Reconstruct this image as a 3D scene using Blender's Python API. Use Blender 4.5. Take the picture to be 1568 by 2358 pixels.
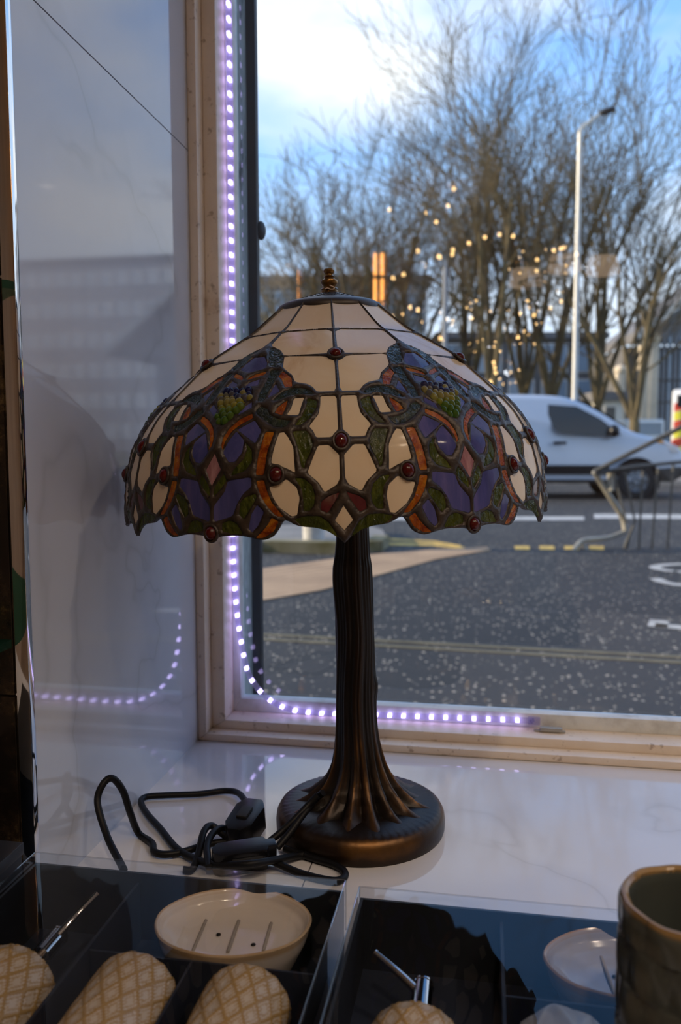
import bpy, bmesh, math, random
import numpy as np
from mathutils import Vector, Matrix
from mathutils.geometry import delaunay_2d_cdt

for o in list(bpy.data.objects):
    bpy.data.objects.remove(o, do_unlink=True)
SC = bpy.context.scene
COL = SC.collection
R = math.radians

# ------------------------------------------------------------------ camera
# world: Z up, road surface z = 0, the shop window runs along X, +Y looks out to the street
FPX, WPX, HPX = 1906.0, 1568.0, 2358.0
YAW, PITCH, ROLL = R(9.96), R(-4.88), R(-0.133)
CAM = Vector((0, 0, 1.0))
FW = Vector((-math.sin(YAW) * math.cos(PITCH), math.cos(YAW) * math.cos(PITCH), math.sin(PITCH)))
_r = Vector((math.cos(YAW), math.sin(YAW), 0)); _u = _r.cross(FW)
RT = _r * math.cos(ROLL) + _u * math.sin(ROLL)
UP = -_r * math.sin(ROLL) + _u * math.cos(ROLL)
HR, HF = _r.copy(), Vector((-math.sin(YAW), math.cos(YAW), 0))
cd = bpy.data.cameras.new('camera'); co = bpy.data.objects.new('camera', cd); COL.objects.link(co)
cd.sensor_fit = 'VERTICAL'; cd.sensor_height = 23.5; cd.lens = FPX / HPX * 23.5
cd.clip_start = 0.02; cd.clip_end = 500
M = Matrix((RT, UP, -FW)).transposed().to_4x4(); M.translation = CAM; co.matrix_world = M
cd.dof.use_dof = True; cd.dof.focus_distance = 0.66; cd.dof.aperture_fstop = 4.5; cd.dof.aperture_blades = 7
SC.camera = co

# ------------------------------------------------------------------ light and colour management
FILL_W = 54.0                             # watts of each fill lamp added in the shop ceiling
SC.view_settings.view_transform = 'Standard'; SC.view_settings.look = 'None'
SC.view_settings.exposure = 0.0; SC.view_settings.gamma = 1.0; SC.view_settings.use_curve_mapping = False

wd = bpy.data.worlds.new('world'); SC.world = wd; wd.use_nodes = True
nt = wd.node_tree; nt.nodes.clear()
def wn(t, **k):
    n = nt.nodes.new(t)
    for a, b in k.items(): setattr(n, a, b)
    return n
tc = wn('ShaderNodeTexCoord'); sep = wn('ShaderNodeSeparateXYZ'); nt.links.new(tc.outputs['Generated'], sep.inputs[0])
ramp = wn('ShaderNodeValToRGB'); nt.links.new(sep.outputs['Z'], ramp.inputs[0])
e = ramp.color_ramp.elements
e[0].position = 0.0; e[0].color = (0.70, 0.77, 0.84, 1)
e[1].position = 1.0; e[1].color = (0.10, 0.27, 0.62, 1)
m1 = e.new(0.30); m1.color = (0.29, 0.51, 0.86, 1)
m2 = e.new(0.5); m2.color = (0.14, 0.36, 0.80, 1)
mp = wn('ShaderNodeMapping'); nt.links.new(tc.outputs['Generated'], mp.inputs[0])
mp.inputs['Location'].default_value = (0.9, 2.6, -0.5); mp.inputs['Scale'].default_value = (1.0, 1.0, 2.3)
noi = wn('ShaderNodeTexNoise'); noi.inputs['Scale'].default_value = 2.1; noi.inputs['Detail'].default_value = 5; noi.inputs['Roughness'].default_value = 0.5
nt.links.new(mp.outputs[0], noi.inputs['Vector'])
cr = wn('ShaderNodeValToRGB'); nt.links.new(noi.outputs['Fac'], cr.inputs[0])
cr.color_ramp.elements[0].position = 0.45; cr.color_ramp.elements[1].position = 0.66
mx = wn('ShaderNodeMix', data_type='RGBA'); nt.links.new(cr.outputs['Color'], mx.inputs['Factor'])
nt.links.new(ramp.outputs['Color'], mx.inputs['A']); mx.inputs['B'].default_value = (0.76, 0.79, 0.82, 1)
bg = wn('ShaderNodeBackground'); nt.links.new(mx.outputs['Result'], bg.inputs['Color']); bg.inputs['Strength'].default_value = 1.7
out = wn('ShaderNodeOutputWorld'); nt.links.new(bg.outputs[0], out.inputs[0])

sl = bpy.data.lights.new('sun', 'SUN'); so = bpy.data.objects.new('sun', sl); COL.objects.link(so)
sl.energy = 8.0; sl.color = (1.0, 0.80, 0.55); sl.angle = R(0.8)
so.rotation_euler = Vector((0.96, 0.09, -0.25)).to_track_quat('-Z', 'Y').to_euler()
so.location = (-20, -5, 12)

# ------------------------------------------------------------------ rays through the photograph's pixels, used to measure places
def ray(x, y): return FW + RT * ((x - WPX / 2) / FPX) - UP * ((y - HPX / 2) / FPX)
def onz(x, y, z): d = ray(x, y); return CAM + d * ((z - CAM.z) / d.z)
def onx(x, y, X): d = ray(x, y); return CAM + d * ((X - CAM.x) / d.x)
def ony(x, y, Y): d = ray(x, y); return CAM + d * ((Y - CAM.y) / d.y)
def atd(x, y, depth): d = ray(x, y); return CAM + d * (depth / d.dot(HF))

# ------------------------------------------------------------------ materials
MATS = {}
class NT:
    def __init__(s, name):
        s.m = bpy.data.materials.new(name); s.m.use_nodes = True; s.t = s.m.node_tree; s.t.nodes.clear()
        s.out = s.n('ShaderNodeOutputMaterial'); MATS[name] = s.m
    def n(s, t, _in=None, **k):
        n = s.t.nodes.new(t)
        for a, b in k.items(): setattr(n, a, b)
        for a, b in (_in or {}).items():
            if isinstance(b, bpy.types.NodeSocket): s.t.links.new(b, n.inputs[a])
            else: n.inputs[a].default_value = b
        return n
    def surf(s, sock): s.t.links.new(sock, s.out.inputs['Surface']); return s.m
    def coord(s, which='Object', scale=(1, 1, 1), rot=(0, 0, 0), loc=(0, 0, 0)):
        c = s.n('ShaderNodeTexCoord')
        return s.n('ShaderNodeMapping', {'Vector': c.outputs[which], 'Scale': scale, 'Rotation': rot, 'Location': loc}).outputs[0]
    def noise(s, vec, scale, detail=3, rough=0.5, dist=0.0):
        return s.n('ShaderNodeTexNoise', {'Vector': vec, 'Scale': scale, 'Detail': detail, 'Roughness': rough, 'Distortion': dist}).outputs['Fac']
    def ramp(s, fac, stops):
        r = s.n('ShaderNodeValToRGB', {'Fac': fac}); e = r.color_ramp.elements
        while len(e) < len(stops): e.new(0.5)
        for el, (p, c) in zip(e, stops): el.position = p; el.color = (*c, 1) if len(c) == 3 else c
        return r.outputs['Color']
    def mix(s, f, a, b, mode='MIX'):
        return s.n('ShaderNodeMix', {'Factor': f, 'A': a, 'B': b}, data_type='RGBA', blend_type=mode).outputs['Result']
    def bump(s, h, strength=0.3, dist=0.002):
        return s.n('ShaderNodeBump', {'Height': h, 'Strength': strength, 'Distance': dist}).outputs[0]
    def bsdf(s, col, rough=0.5, metal=0.0, **k):
        i = {'Base Color': (*col, 1) if isinstance(col, tuple) and len(col) == 3 else col, 'Roughness': rough, 'Metallic': metal}
        i.update(k); return s.n('ShaderNodeBsdfPrincipled', i).outputs[0]
def C4(c): return (*c, 1)

def simple(name, col, rough=0.5, metal=0.0, var=0.12, scale=30, bump=0.0, **k):
    t = NT(name); v = t.coord()
    f = t.noise(v, scale, 4)
    lo = tuple(max(0, c * (1 - var)) for c in col); hi = tuple(min(1, c * (1 + var)) for c in col)
    c = t.ramp(f, [(0.3, lo), (0.7, hi)])
    if bump: k['Normal'] = t.bump(f, bump)
    return t.surf(t.bsdf(c, rough, metal, **k))
def emit(name, col, s):
    t = NT(name); return t.surf(t.n('ShaderNodeEmission', {'Color': C4(col), 'Strength': s}).outputs[0])

# marble
def marble(name, base, vein, rough, vs=2.2):
    t = NT(name); v = t.coord('Object')
    w = t.noise(v, 3.0, 4, 0.55)
    vv = t.n('ShaderNodeVectorMath', {0: v, 1: t.n('ShaderNodeVectorMath', {0: w, 1: (0.35, 0.3, 0.4)}, operation='MULTIPLY').outputs[0]}, operation='ADD').outputs[0]
    n1 = t.n('ShaderNodeTexNoise', {'Vector': vv, 'Scale': vs, 'Detail': 3, 'Roughness': 0.45, 'Distortion': 0.6}).outputs['Fac']
    line = t.n('ShaderNodeMath', {0: t.n('ShaderNodeMath', {0: n1, 1: 0.5}, operation='SUBTRACT').outputs[0]}, operation='ABSOLUTE').outputs[0]
    k = t.ramp(line, [(0.0, (0.42, 0.42, 0.42)), (0.006, (0.2, 0.2, 0.2)), (0.05, (0.04, 0.04, 0.04)), (0.2, (0, 0, 0))])
    cloud = t.noise(v, 5.0, 4, 0.6)
    b = t.mix(t.ramp(cloud, [(0.35, (0, 0, 0)), (0.75, (1, 1, 1))]), C4(base), C4(tuple(c * 0.93 for c in base)))
    c = t.mix(k, b, C4(vein))
    return t.surf(t.bsdf(c, rough, 0.0, IOR=1.55))
marble('marble_wall', (0.57, 0.60, 0.68), (0.33, 0.33, 0.36), 0.045)
marble('marble_sill', (0.67, 0.66, 0.69), (0.40, 0.38, 0.38), 0.05)
simple('grout', (0.30, 0.26, 0.23), 0.9)

# painted wood of the window frame: warm white, dirty in places
t = NT('frame_paint'); v = t.coord()
n = t.noise(v, 16, 6, 0.7); g = t.noise(v, 90, 4, 0.6)
c = t.ramp(n, [(0.25, (0.52, 0.41, 0.32)), (0.36, (0.74, 0.65, 0.56)), (0.6, (0.80, 0.72, 0.64))])
c = t.mix(t.ramp(g, [(0.30, (0.7, 0.7, 0.7)), (0.38, (0, 0, 0))]), c, C4((0.30, 0.22, 0.16)))
t.surf(t.bsdf(c, 0.45, Normal=t.bump(g, 0.15)))
t = NT('bead_paint'); v = t.coord(); n = t.noise(v, 22, 5, 0.65)
c = t.ramp(n, [(0.3, (0.50, 0.52, 0.52)), (0.5, (0.72, 0.76, 0.78)), (0.7, (0.78, 0.82, 0.84))])
t.surf(t.bsdf(c, 0.4, Normal=t.bump(n, 0.15)))
t = NT('stone_reveal'); v = t.coord(scale=(1, 1, 0.6)); n = t.noise(v, 14, 6, 0.7); g = t.noise(v, 130, 3)
c = t.mix(g, t.ramp(n, [(0.34, (0.02, 0.02, 0.022)), (0.42, (0.26, 0.28, 0.28)), (0.7, (0.50, 0.52, 0.50))]), C4((0.3, 0.3, 0.3)), 'OVERLAY')
t.surf(t.bsdf(c, 0.85, Normal=t.bump(g, 0.5)))
simple('black_rubber', (0.012, 0.013, 0.016), 0.6, scale=60)

# window glass: clear sheet, mirror reflection by Fresnel at both faces
t = NT('window_glass')
fr = t.n('ShaderNodeFresnel', {'IOR': 1.5}).outputs[0]
ff = t.n('ShaderNodeMath', {0: fr, 1: 1.9}, operation='MULTIPLY', use_clamp=True).outputs[0]
tr = t.n('ShaderNodeBsdfTransparent', {'Color': (0.955, 0.97, 0.965, 1)}).outputs[0]
gl = t.n('ShaderNodeBsdfGlossy', {'Color': (1, 1, 1, 1), 'Roughness': 0.0}).outputs[0]
t.surf(t.n('ShaderNodeMixShader', {0: ff, 1: tr, 2: gl}).outputs[0])
t = NT('acetate')
v = t.coord(); w = t.noise(v, 9, 2)
fr = t.n('ShaderNodeFresnel', {'IOR': 1.5, 'Normal': t.bump(w, 0.25, 0.004)}).outputs[0]
ff = t.n('ShaderNodeMath', {0: fr, 1: 0.62}, operation='MULTIPLY', use_clamp=True).outputs[0]
tr = t.n('ShaderNodeBsdfTransparent', {'Color': (0.94, 0.95, 0.96, 1)}).outputs[0]
gl = t.n('ShaderNodeBsdfGlossy', {'Color': (1, 1, 1, 1), 'Roughness': 0.015, 'Normal': t.bump(w, 0.2, 0.004)}).outputs[0]
t.surf(t.n('ShaderNodeMixShader', {0: ff, 1: tr, 2: gl}).outputs[0])

# stained glass
def pane_glass(name, stops, scale, rough, trans, stretch=(1, 1, 1), bump=0.0, bscale=300, bdist=0.001, coat=0.0):
    t = NT(name); v = t.coord(scale=stretch)
    n = t.noise(v, scale, 5, 0.62, 0.8)
    c = t.ramp(n, stops); k = {}
    if bump:
        k['Normal'] = t.bump(t.noise(t.coord(scale=stretch), bscale, 3, 0.55, 0.3), bump, bdist)
    s1 = t.bsdf(c, rough, 0.0, IOR=1.52, **k)
    s2 = t.n('ShaderNodeBsdfTranslucent', {'Color': c}).outputs[0]
    return t.surf(t.n('ShaderNodeMixShader', {0: trans, 1: s1, 2: s2}).outputs[0])
pane_glass('glass_cream', [(0.25, (0.66, 0.47, 0.27)), (0.42, (0.80, 0.66, 0.48)), (0.7, (0.84, 0.73, 0.57))], 14, 0.12, 0.30, (1.4, 1.4, 0.5), 0.06, 60)
pane_glass('glass_blue', [(0.3, (0.055, 0.06, 0.20)), (0.5, (0.09, 0.095, 0.31)), (0.72, (0.17, 0.15, 0.40))], 30, 0.10, 0.35, (2.2, 2.2, 0.35), 0.10, 90)
pane_glass('glass_amber', [(0.35, (0.22, 0.028, 0.004)), (0.5, (0.46, 0.11, 0.008)), (0.68, (0.60, 0.24, 0.015))], 95, 0.10, 0.45, (1, 1, 1), 0.5, 320, 0.003)
pane_glass('glass_green', [(0.3, (0.020, 0.030, 0.006)), (0.5, (0.065, 0.085, 0.010)), (0.72, (0.13, 0.15, 0.020))], 100, 0.08, 0.45, (1, 1, 0.6), 0.8, 260, 0.003)
pane_glass('glass_ribbon', [(0.3, (0.012, 0.017, 0.016)), (0.55, (0.030, 0.045, 0.035)), (0.75, (0.07, 0.085, 0.04))], 100, 0.07, 0.35, (1, 1, 0.5), 1.0, 240, 0.003)
pane_glass('glass_red', [(0.3, (0.06, 0.008, 0.012)), (0.7, (0.17, 0.03, 0.035))], 35, 0.10, 0.35, (2, 2, 0.5), 0.1, 120)
pane_glass('glass_pink', [(0.3, (0.26, 0.10, 0.13)), (0.7, (0.52, 0.30, 0.32))], 60, 0.12, 0.3, (2, 2, 0.6), 0.3, 250)
t = NT('glass_jewel')
t.surf(t.n('ShaderNodeMixShader', {0: 0.3, 1: t.bsdf((0.09, 0.006, 0.006), 0.04, IOR=1.55), 2: t.n('ShaderNodeBsdfTranslucent', {'Color': (0.3, 0.01, 0.01, 1)}).outputs[0]}).outputs[0])
t = NT('glass_grape'); a = t.n('ShaderNodeAttribute', attribute_name='tone').outputs['Fac']
c = t.ramp(a, [(0.0, (0.015, 0.02, 0.16)), (0.16, (0.03, 0.04, 0.18)), (0.28, (0.45, 0.40, 0.14)), (0.5, (0.46, 0.42, 0.05)), (0.72, (0.16, 0.26, 0.03)), (1.0, (0.06, 0.20, 0.02))])
t.surf(t.n('ShaderNodeMixShader', {0: 0.3, 1: t.bsdf(c, 0.05, IOR=1.52, **{'Transmission Weight': 0.55}), 2: t.n('ShaderNodeBsdfTranslucent', {'Color': c}).outputs[0]}).outputs[0])
# soldered came, dark copper patina
t = NT('lead_came'); v = t.coord(); n = t.noise(v, 120, 4, 0.6)
c = t.ramp(n, [(0.3, (0.018, 0.012, 0.009)), (0.7, (0.046, 0.031, 0.023))])
t.surf(t.bsdf(c, 0.42, 0.2, Normal=t.bump(t.noise(v, 260, 3), 0.7, 0.001)))
# antique bronze: dark brown with gilt worn on the ridges (vertex attribute 'wear')
t = NT('bronze'); v = t.coord(); a = t.n('ShaderNodeAttribute', attribute_name='wear').outputs['Fac']
n = t.noise(v, 40, 4)
f = t.n('ShaderNodeMath', {0: a, 1: n}, operation='MULTIPLY').outputs[0]
c = t.ramp(f, [(0.0, (0.012, 0.009, 0.0075)), (0.25, (0.030, 0.015, 0.007)), (0.6, (0.17, 0.075, 0.015))])
t.surf(t.bsdf(c, 0.38, 0.55, Normal=t.bump(t.noise(v, 400, 3), 0.12, 0.001)))
simple('cap_bronze', (0.034, 0.025, 0.020), 0.40, 0.25, 0.4, 25)
simple('finial_brass', (0.20, 0.105, 0.030), 0.30, 0.8, 0.6, 160)
simple('cable', (0.003, 0.003, 0.004), 0.5, scale=50, **{'Specular IOR Level': 0.25})
simple('black_plastic', (0.005, 0.005, 0.007), 0.3, scale=70, **{'Specular IOR Level': 0.35})
simple('string', (0.66, 0.52, 0.42), 0.9)
simple('chrome', (0.80, 0.80, 0.82), 0.06, 1.0, 0.03)
simple('chrome_trim', (0.78, 0.76, 0.74), 0.04, 1.0, 0.04, 8)
simple('black_card', (0.014, 0.016, 0.022), 0.45, scale=40)
simple('insert_card', (0.012, 0.016, 0.030), 0.55, scale=40)
# bronze mirror tiles
t = NT('bronze_tile'); v = t.coord(); n = t.noise(v, 45, 6, 0.75); n2 = t.noise(v, 9, 3)
f = t.n('ShaderNodeMath', {0: n, 1: n2}, operation='MULTIPLY').outputs[0]
c = t.ramp(f, [(0.2, (0.012, 0.009, 0.008)), (0.30, (0.035, 0.024, 0.016)), (0.38, (0.16, 0.11, 0.05))])
t.surf(t.bsdf(c, 0.10, 0.3))
t = NT('shelf_glass'); c = t.n('ShaderNodeBsdfTransparent', {'Color': (0.35, 0.62, 0.52, 1)}).outputs[0]
t.surf(t.n('ShaderNodeMixShader', {0: 0.25, 1: c, 2: t.bsdf((0.02, 0.09, 0.07), 0.05)}).outputs[0])
# rope light
t = NT('rope_plastic')
s1 = t.bsdf((0.72, 0.68, 0.85), 0.15); s2 = t.n('ShaderNodeBsdfTransparent', {'Color': (0.85, 0.83, 0.95, 1)}).outputs[0]
s3 = t.n('ShaderNodeBsdfTranslucent', {'Color': (0.75, 0.72, 0.95, 1)}).outputs[0]
t.surf(t.n('ShaderNodeMixShader', {0: 0.84, 1: t.n('ShaderNodeMixShader', {0: 0.5, 1: s1, 2: s3}).outputs[0], 2: s2}).outputs[0])
emit('led_light', (0.60, 0.50, 1.0), 4.6)
# ceramics: colour by the relief height held in vertex attribute 'relief'
def ceramic(name, stops, rough=0.22):
    t = NT(name); a = t.n('ShaderNodeAttribute', attribute_name='relief').outputs['Fac']
    n = t.noise(t.coord(), 60, 4)
    f = t.n('ShaderNodeMath', {0: a, 1: t.n('ShaderNodeMath', {0: t.n('ShaderNodeMath', {0: n, 1: 0.5}, operation='SUBTRACT').outputs[0], 1: 0.25}, operation='MULTIPLY').outputs[0]}, operation='ADD').outputs[0]
    return t.surf(t.bsdf(t.ramp(f, stops), rough, IOR=1.5))
ceramic('ceramic_diamond', [(0.0, (0.54, 0.46, 0.39)), (0.40, (0.48, 0.38, 0.28)), (0.65, (0.34, 0.21, 0.085)), (1.0, (0.37, 0.235, 0.09))])
ceramic('ceramic_grey', [(0.0, (0.30, 0.30, 0.31)), (0.6, (0.42, 0.42, 0.43)), (1.0, (0.34, 0.24, 0.14))])
ceramic('ceramic_dish', [(0.0, (0.60, 0.53, 0.48)), (0.5, (0.64, 0.57, 0.52)), (0.85, (0.54, 0.41, 0.29)), (1.0, (0.46, 0.32, 0.19))], 0.14)
ceramic('ceramic_dish_grey', [(0.0, (0.30, 0.29, 0.33)), (0.5, (0.33, 0.32, 0.36)), (0.8, (0.34, 0.24, 0.16)), (1.0, (0.36, 0.22, 0.11))], 0.14)
ceramic('ceramic_cup', [(0.0, (0.048, 0.056, 0.053)), (0.5, (0.070, 0.077, 0.069)), (0.85, (0.13, 0.095, 0.055)), (1.0, (0.26, 0.16, 0.065))], 0.2)

# street
t = NT('asphalt'); v = t.coord()
vo = t.n('ShaderNodeTexVoronoi', {'Vector': v, 'Scale': 36.0}, feature='F1')
sz = t.n('ShaderNodeSeparateColor', {0: vo.outputs['Color']})
th = t.n('ShaderNodeMath', {0: sz.outputs[0], 1: 0.34}, operation='MULTIPLY').outputs[0]
fleck = t.n('ShaderNodeMath', {0: vo.outputs['Distance'], 1: th}, operation='LESS_THAN').outputs[0]
sel = t.n('ShaderNodeMath', {0: sz.outputs[1], 1: 0.25}, operation='GREATER_THAN').outputs[0]
fl = t.n('ShaderNodeMath', {0: fleck, 1: sel}, operation='MULTIPLY').outputs[0]
pa = t.noise(v, 0.5, 5, 0.6)
base = t.ramp(pa, [(0.3, (0.013, 0.015, 0.019)), (0.7, (0.028, 0.029, 0.032))])
c = t.mix(fl, base, C4((0.46, 0.41, 0.34)))
t.surf(t.bsdf(c, 0.75, Normal=t.bump(t.noise(v, 60, 3), 0.4, 0.01)))
t = NT('pavement'); v = t.coord(); n = t.noise(v, 3, 5)
t.surf(t.bsdf(t.ramp(n, [(0.3, (0.16, 0.16, 0.16)), (0.7, (0.26, 0.25, 0.24))]), 0.85))
t = NT('buff_paving'); v = t.coord(); n = t.noise(v, 2.5, 5)
t.surf(t.bsdf(t.ramp(n, [(0.3, (0.36, 0.24, 0.15)), (0.7, (0.50, 0.34, 0.21))]), 0.85))
t = NT('mossy_kerb'); v = t.coord(); n = t.noise(v, 4, 6)
t.surf(t.bsdf(t.ramp(n, [(0.35, (0.11, 0.10, 0.03)), (0.65, (0.27, 0.25, 0.17))]), 0.9))
simple('yellow_paint', (0.55, 0.38, 0.10), 0.8, var=0.35, scale=12)
simple('faded_yellow', (0.15, 0.135, 0.085), 0.8, var=0.3, scale=9)
simple('white_paint', (0.45, 0.45, 0.44), 0.8, var=0.25, scale=10)
t = NT('grass'); v = t.coord(); n = t.noise(v, 2, 6)
t.surf(t.bsdf(t.ramp(n, [(0.3, (0.03, 0.045, 0.015)), (0.7, (0.09, 0.10, 0.03))]), 0.95))
t = NT('bark'); v = t.coord(); n = t.noise(v, 1.5, 5)
t.surf(t.bsdf(t.ramp(n, [(0.3, (0.055, 0.044, 0.030)), (0.7, (0.15, 0.12, 0.062))]), 0.9))
simple('galvanised', (0.42, 0.42, 0.40), 0.45, 0.5, 0.1, 3)
simple('rail_metal', (0.36, 0.34, 0.29), 0.5, 0.35, 0.25, 6)
simple('van_paint', (0.50, 0.55, 0.64), 0.22, 0.1, 0.02, 2)
simple('tinted_glass', (0.015, 0.022, 0.028), 0.05, 0.0, 0.1, 2)
simple('tyre', (0.015, 0.015, 0.016), 0.8)
simple('alloy', (0.20, 0.22, 0.25), 0.35, 0.6)
simple('rail_dark', (0.10, 0.10, 0.095), 0.5, 0.4, 0.25, 6)
emit('van_lamp_glow', (0.7, 1.0, 0.8), 1.2)
simple('lens_clear', (0.65, 0.60, 0.58), 0.1)
simple('hivis_yellow', (0.80, 0.72, 0.06), 0.4, var=0.05); simple('hivis_red', (0.65, 0.07, 0.03), 0.4, var=0.05)
simple('hivis_orange', (0.85, 0.36, 0.04), 0.4, var=0.05)
simple('vehicle_white', (0.72, 0.74, 0.76), 0.3, var=0.03)
simple('wall_grey', (0.20, 0.22, 0.25), 0.8, var=0.15, scale=1.5); simple('wall_dark', (0.10, 0.10, 0.105), 0.8, scale=1.5)
simple('wall_sand', (0.55, 0.48, 0.38), 0.8, scale=1.5); simple('wall_white', (0.66, 0.64, 0.60), 0.8, scale=1.5)
simple('wall_office', (0.40, 0.38, 0.39), 0.8, scale=1.0); simple('pane_far', (0.22, 0.29, 0.37), 0.12, scale=1.0); simple('pane_bright', (0.70, 0.75, 0.80), 0.2)
simple('roof_grey', (0.13, 0.13, 0.14), 0.7, scale=1.5)
# shop inside
simple('shop_wall', (0.34, 0.27, 0.22), 0.8, scale=3); simple('shop_ceiling', (0.66, 0.62, 0.58), 0.8, scale=3); simple('shop_floor', (0.16, 0.12, 0.09), 0.4, scale=4)
simple('facade', (0.10, 0.10, 0.11), 0.7, scale=3)
emit('orange_tube', (1.0, 0.40, 0.09), 20.0); emit('warm_bulb', (1.0, 0.62, 0.25), 26.0); emit('cool_bulb', (0.85, 0.92, 1.0), 22.0)
emit('lamp_fabric', (1.0, 0.70, 0.48), 2.2); simple('brass', (0.45, 0.28, 0.10), 0.3, 0.9)
emit('fill_lens', (1.0, 0.80, 0.60), 12.0)  # glowing face of the added ceiling fill lamps
for n_ in ('warm_bulb', 'cool_bulb', 'lamp_fabric'): MATS[n_].cycles.emission_sampling = 'NONE'

# ------------------------------------------------------------------ mesh helpers
def mesh(name, vs, fs, mat, smooth=False, attr=None):
    me = bpy.data.meshes.new(name); me.from_pydata([tuple(v) for v in vs], [], [tuple(f) for f in fs])
    if mat: me.materials.append(MATS[mat])
    if smooth: me.polygons.foreach_set('use_smooth', [True] * len(me.polygons))
    if attr:
        a = me.attributes.new(attr[0], 'FLOAT', 'POINT'); a.data.foreach_set('value', [float(x) for x in attr[1]])
    me.update(); return me
def link(name, me, parent=None, loc=None, rot=None):
    o = bpy.data.objects.new(name, me); COL.objects.link(o)
    if parent: o.parent = parent
    if loc is not None: o.location = loc
    if rot is not None: o.rotation_euler = rot
    return o
def tag(o, label=None, cat=None, group=None, kind=None):
    if label: o['label'] = label
    if cat: o['category'] = cat
    if group: o['group'] = group
    if kind: o['kind'] = kind
    return o
def empty(name, loc, label=None, cat=None, group=None, kind=None, rz=0.0):
    o = bpy.data.objects.new(name, None); COL.objects.link(o); o.location = loc; o.rotation_euler = (0, 0, rz)
    o.empty_display_size = 0.05
    return tag(o, label, cat, group, kind)
class G:
    """collects shapes for ONE mesh"""
    def __init__(s): s.v = []; s.f = []; s.a = []
    def add(s, vs, fs, at=None):
        k = len(s.v); s.v += [Vector(p) for p in vs]; s.f += [tuple(i + k for i in f) for f in fs]
        s.a += list(at) if at is not None else [0.0] * len(vs); return s
    def box(s, a, b, mx=None):
        (x0, y0, z0), (x1, y1, z1) = a, b
        vs = [(x0, y0, z0), (x1, y0, z0), (x1, y1, z0), (x0, y1, z0), (x0, y0, z1), (x1, y0, z1), (x1, y1, z1), (x0, y1, z1)]
        if mx is not None: vs = [mx @ Vector(p) for p in vs]
        return s.add(vs, [(3, 2, 1, 0), (4, 5, 6, 7), (0, 1, 5, 4), (1, 2, 6, 5), (2, 3, 7, 6), (3, 0, 4, 7)])
    def tube(s, pts, rad, n=8, caps=True, flat=1.0):
        pts = [Vector(p) for p in pts]; m = len(pts)
        if not hasattr(rad, '__len__'): rad = [rad] * m
        k = len(s.v); tn = []
        for i in range(m):
            d = pts[min(i + 1, m - 1)] - pts[max(i - 1, 0)]; tn.append(d.normalized() if d.length > 1e-9 else Vector((0, 0, 1)))
        up = Vector((0, 0, 1)) if abs(tn[0].z) < 0.9 else Vector((1, 0, 0))
        x = tn[0].cross(up).normalized()
        for i in range(m):
            x = (x - tn[i] * x.dot(tn[i])).normalized(); y = tn[i].cross(x)
            for j in range(n):
                a = 2 * math.pi * j / n
                s.v.append(pts[i] + (x * math.cos(a) + y * math.sin(a) * flat) * rad[i]); s.a.append(0.0)
        for i in range(m - 1):
            for j in range(n):
                s.f.append((k + i * n + j, k + i * n + (j + 1) % n, k + (i + 1) * n + (j + 1) % n, k + (i + 1) * n + j))
        if caps:
            s.f.append(tuple(k + j for j in reversed(range(n)))); s.f.append(tuple(k + (m - 1) * n + j for j in range(n)))
        return s
    def lathe(s, prof, n=32, mx=None, fn=None):
        """prof: (r, z); fn(theta, i, r, z) -> (r, z, attr)"""
        k = len(s.v)
        for i, (r, z) in enumerate(prof):
            for j in range(n):
                a = 2 * math.pi * j / n; rr, zz, at = (r, z, 0.0) if fn is None else fn(a, i, r, z)
                p = Vector((rr * math.cos(a), rr * math.sin(a), zz)); s.v.append(mx @ p if mx is not None else p); s.a.append(at)
        for i in range(len(prof) - 1):
            for j in range(n):
                s.f.append((k + i * n + j, k + i * n + (j + 1) % n, k + (i + 1) * n + (j + 1) % n, k + (i + 1) * n + j))
        return s
    def ball(s, c, rx, ry, rz, n=12, m=8, mx=None):
        pr = [(math.sin(math.pi * i / m) + 1e-5, -math.cos(math.pi * i / m)) for i in range(m + 1)]
        T = Matrix.Translation(Vector(c)) @ Matrix.Diagonal((rx, ry, rz, 1))
        return s.lathe(pr, n, T if mx is None else mx @ T)
    def prism(s, poly, ext, mx=None):
        """poly: 3-D points of a flat outline, ext: extrusion vector"""
        n = len(poly); a = [Vector(p) for p in poly]; b = [p + Vector(ext) for p in a]; vs = a + b
        if mx is not None: vs = [mx @ p for p in vs]
        return s.add(vs, [tuple(reversed(range(n))), tuple(range(n, 2 * n))] + [(i, (i + 1) % n, n + (i + 1) % n, n + i) for i in range(n)])
    def obj(s, name, mat, parent=None, smooth=False, attr=None, bevel=0.0, loc=None, rot=None):
        me = mesh(name, s.v, s.f, mat, smooth, (attr, s.a) if attr else None)
        if bevel:
            b = bmesh.new(); b.from_mesh(me); bmesh.ops.remove_doubles(b, verts=b.verts, dist=1e-6)
            bmesh.ops.bevel(b, geom=[e for e in b.edges if e.is_manifold and e.calc_face_angle(0) > 0.5], offset=bevel, segments=2, affect='EDGES', profile=0.6)
            b.to_mesh(me); b.free()
        if smooth or bevel:
            me.polygons.foreach_set('use_smooth', [True] * len(me.polygons))
            b = bmesh.new(); b.from_mesh(me); bmesh.ops.recalc_face_normals(b, faces=b.faces)
            for e in b.edges: e.smooth = not (e.is_manifold and e.calc_face_angle(0) > R(38))
            b.to_mesh(me); b.free()
        return link(name, me, parent, loc, rot)
def spline(pts, n=8):
    """Catmull-Rom through the points"""
    P = [Vector(p) for p in pts]; P = [P[0] * 2 - P[1]] + P + [P[-1] * 2 - P[-2]]; o = []
    for i in range(1, len(P) - 2):
        a, b, c, d = P[i - 1:i + 3]
        for k in range(n):
            t = k / n; o.append(0.5 * (2 * b + (c - a) * t + (2 * a - 5 * b + 4 * c - d) * t * t + (3 * b - a - 3 * c + d) * t ** 3))
    o.append(P[-2]); return o

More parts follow.
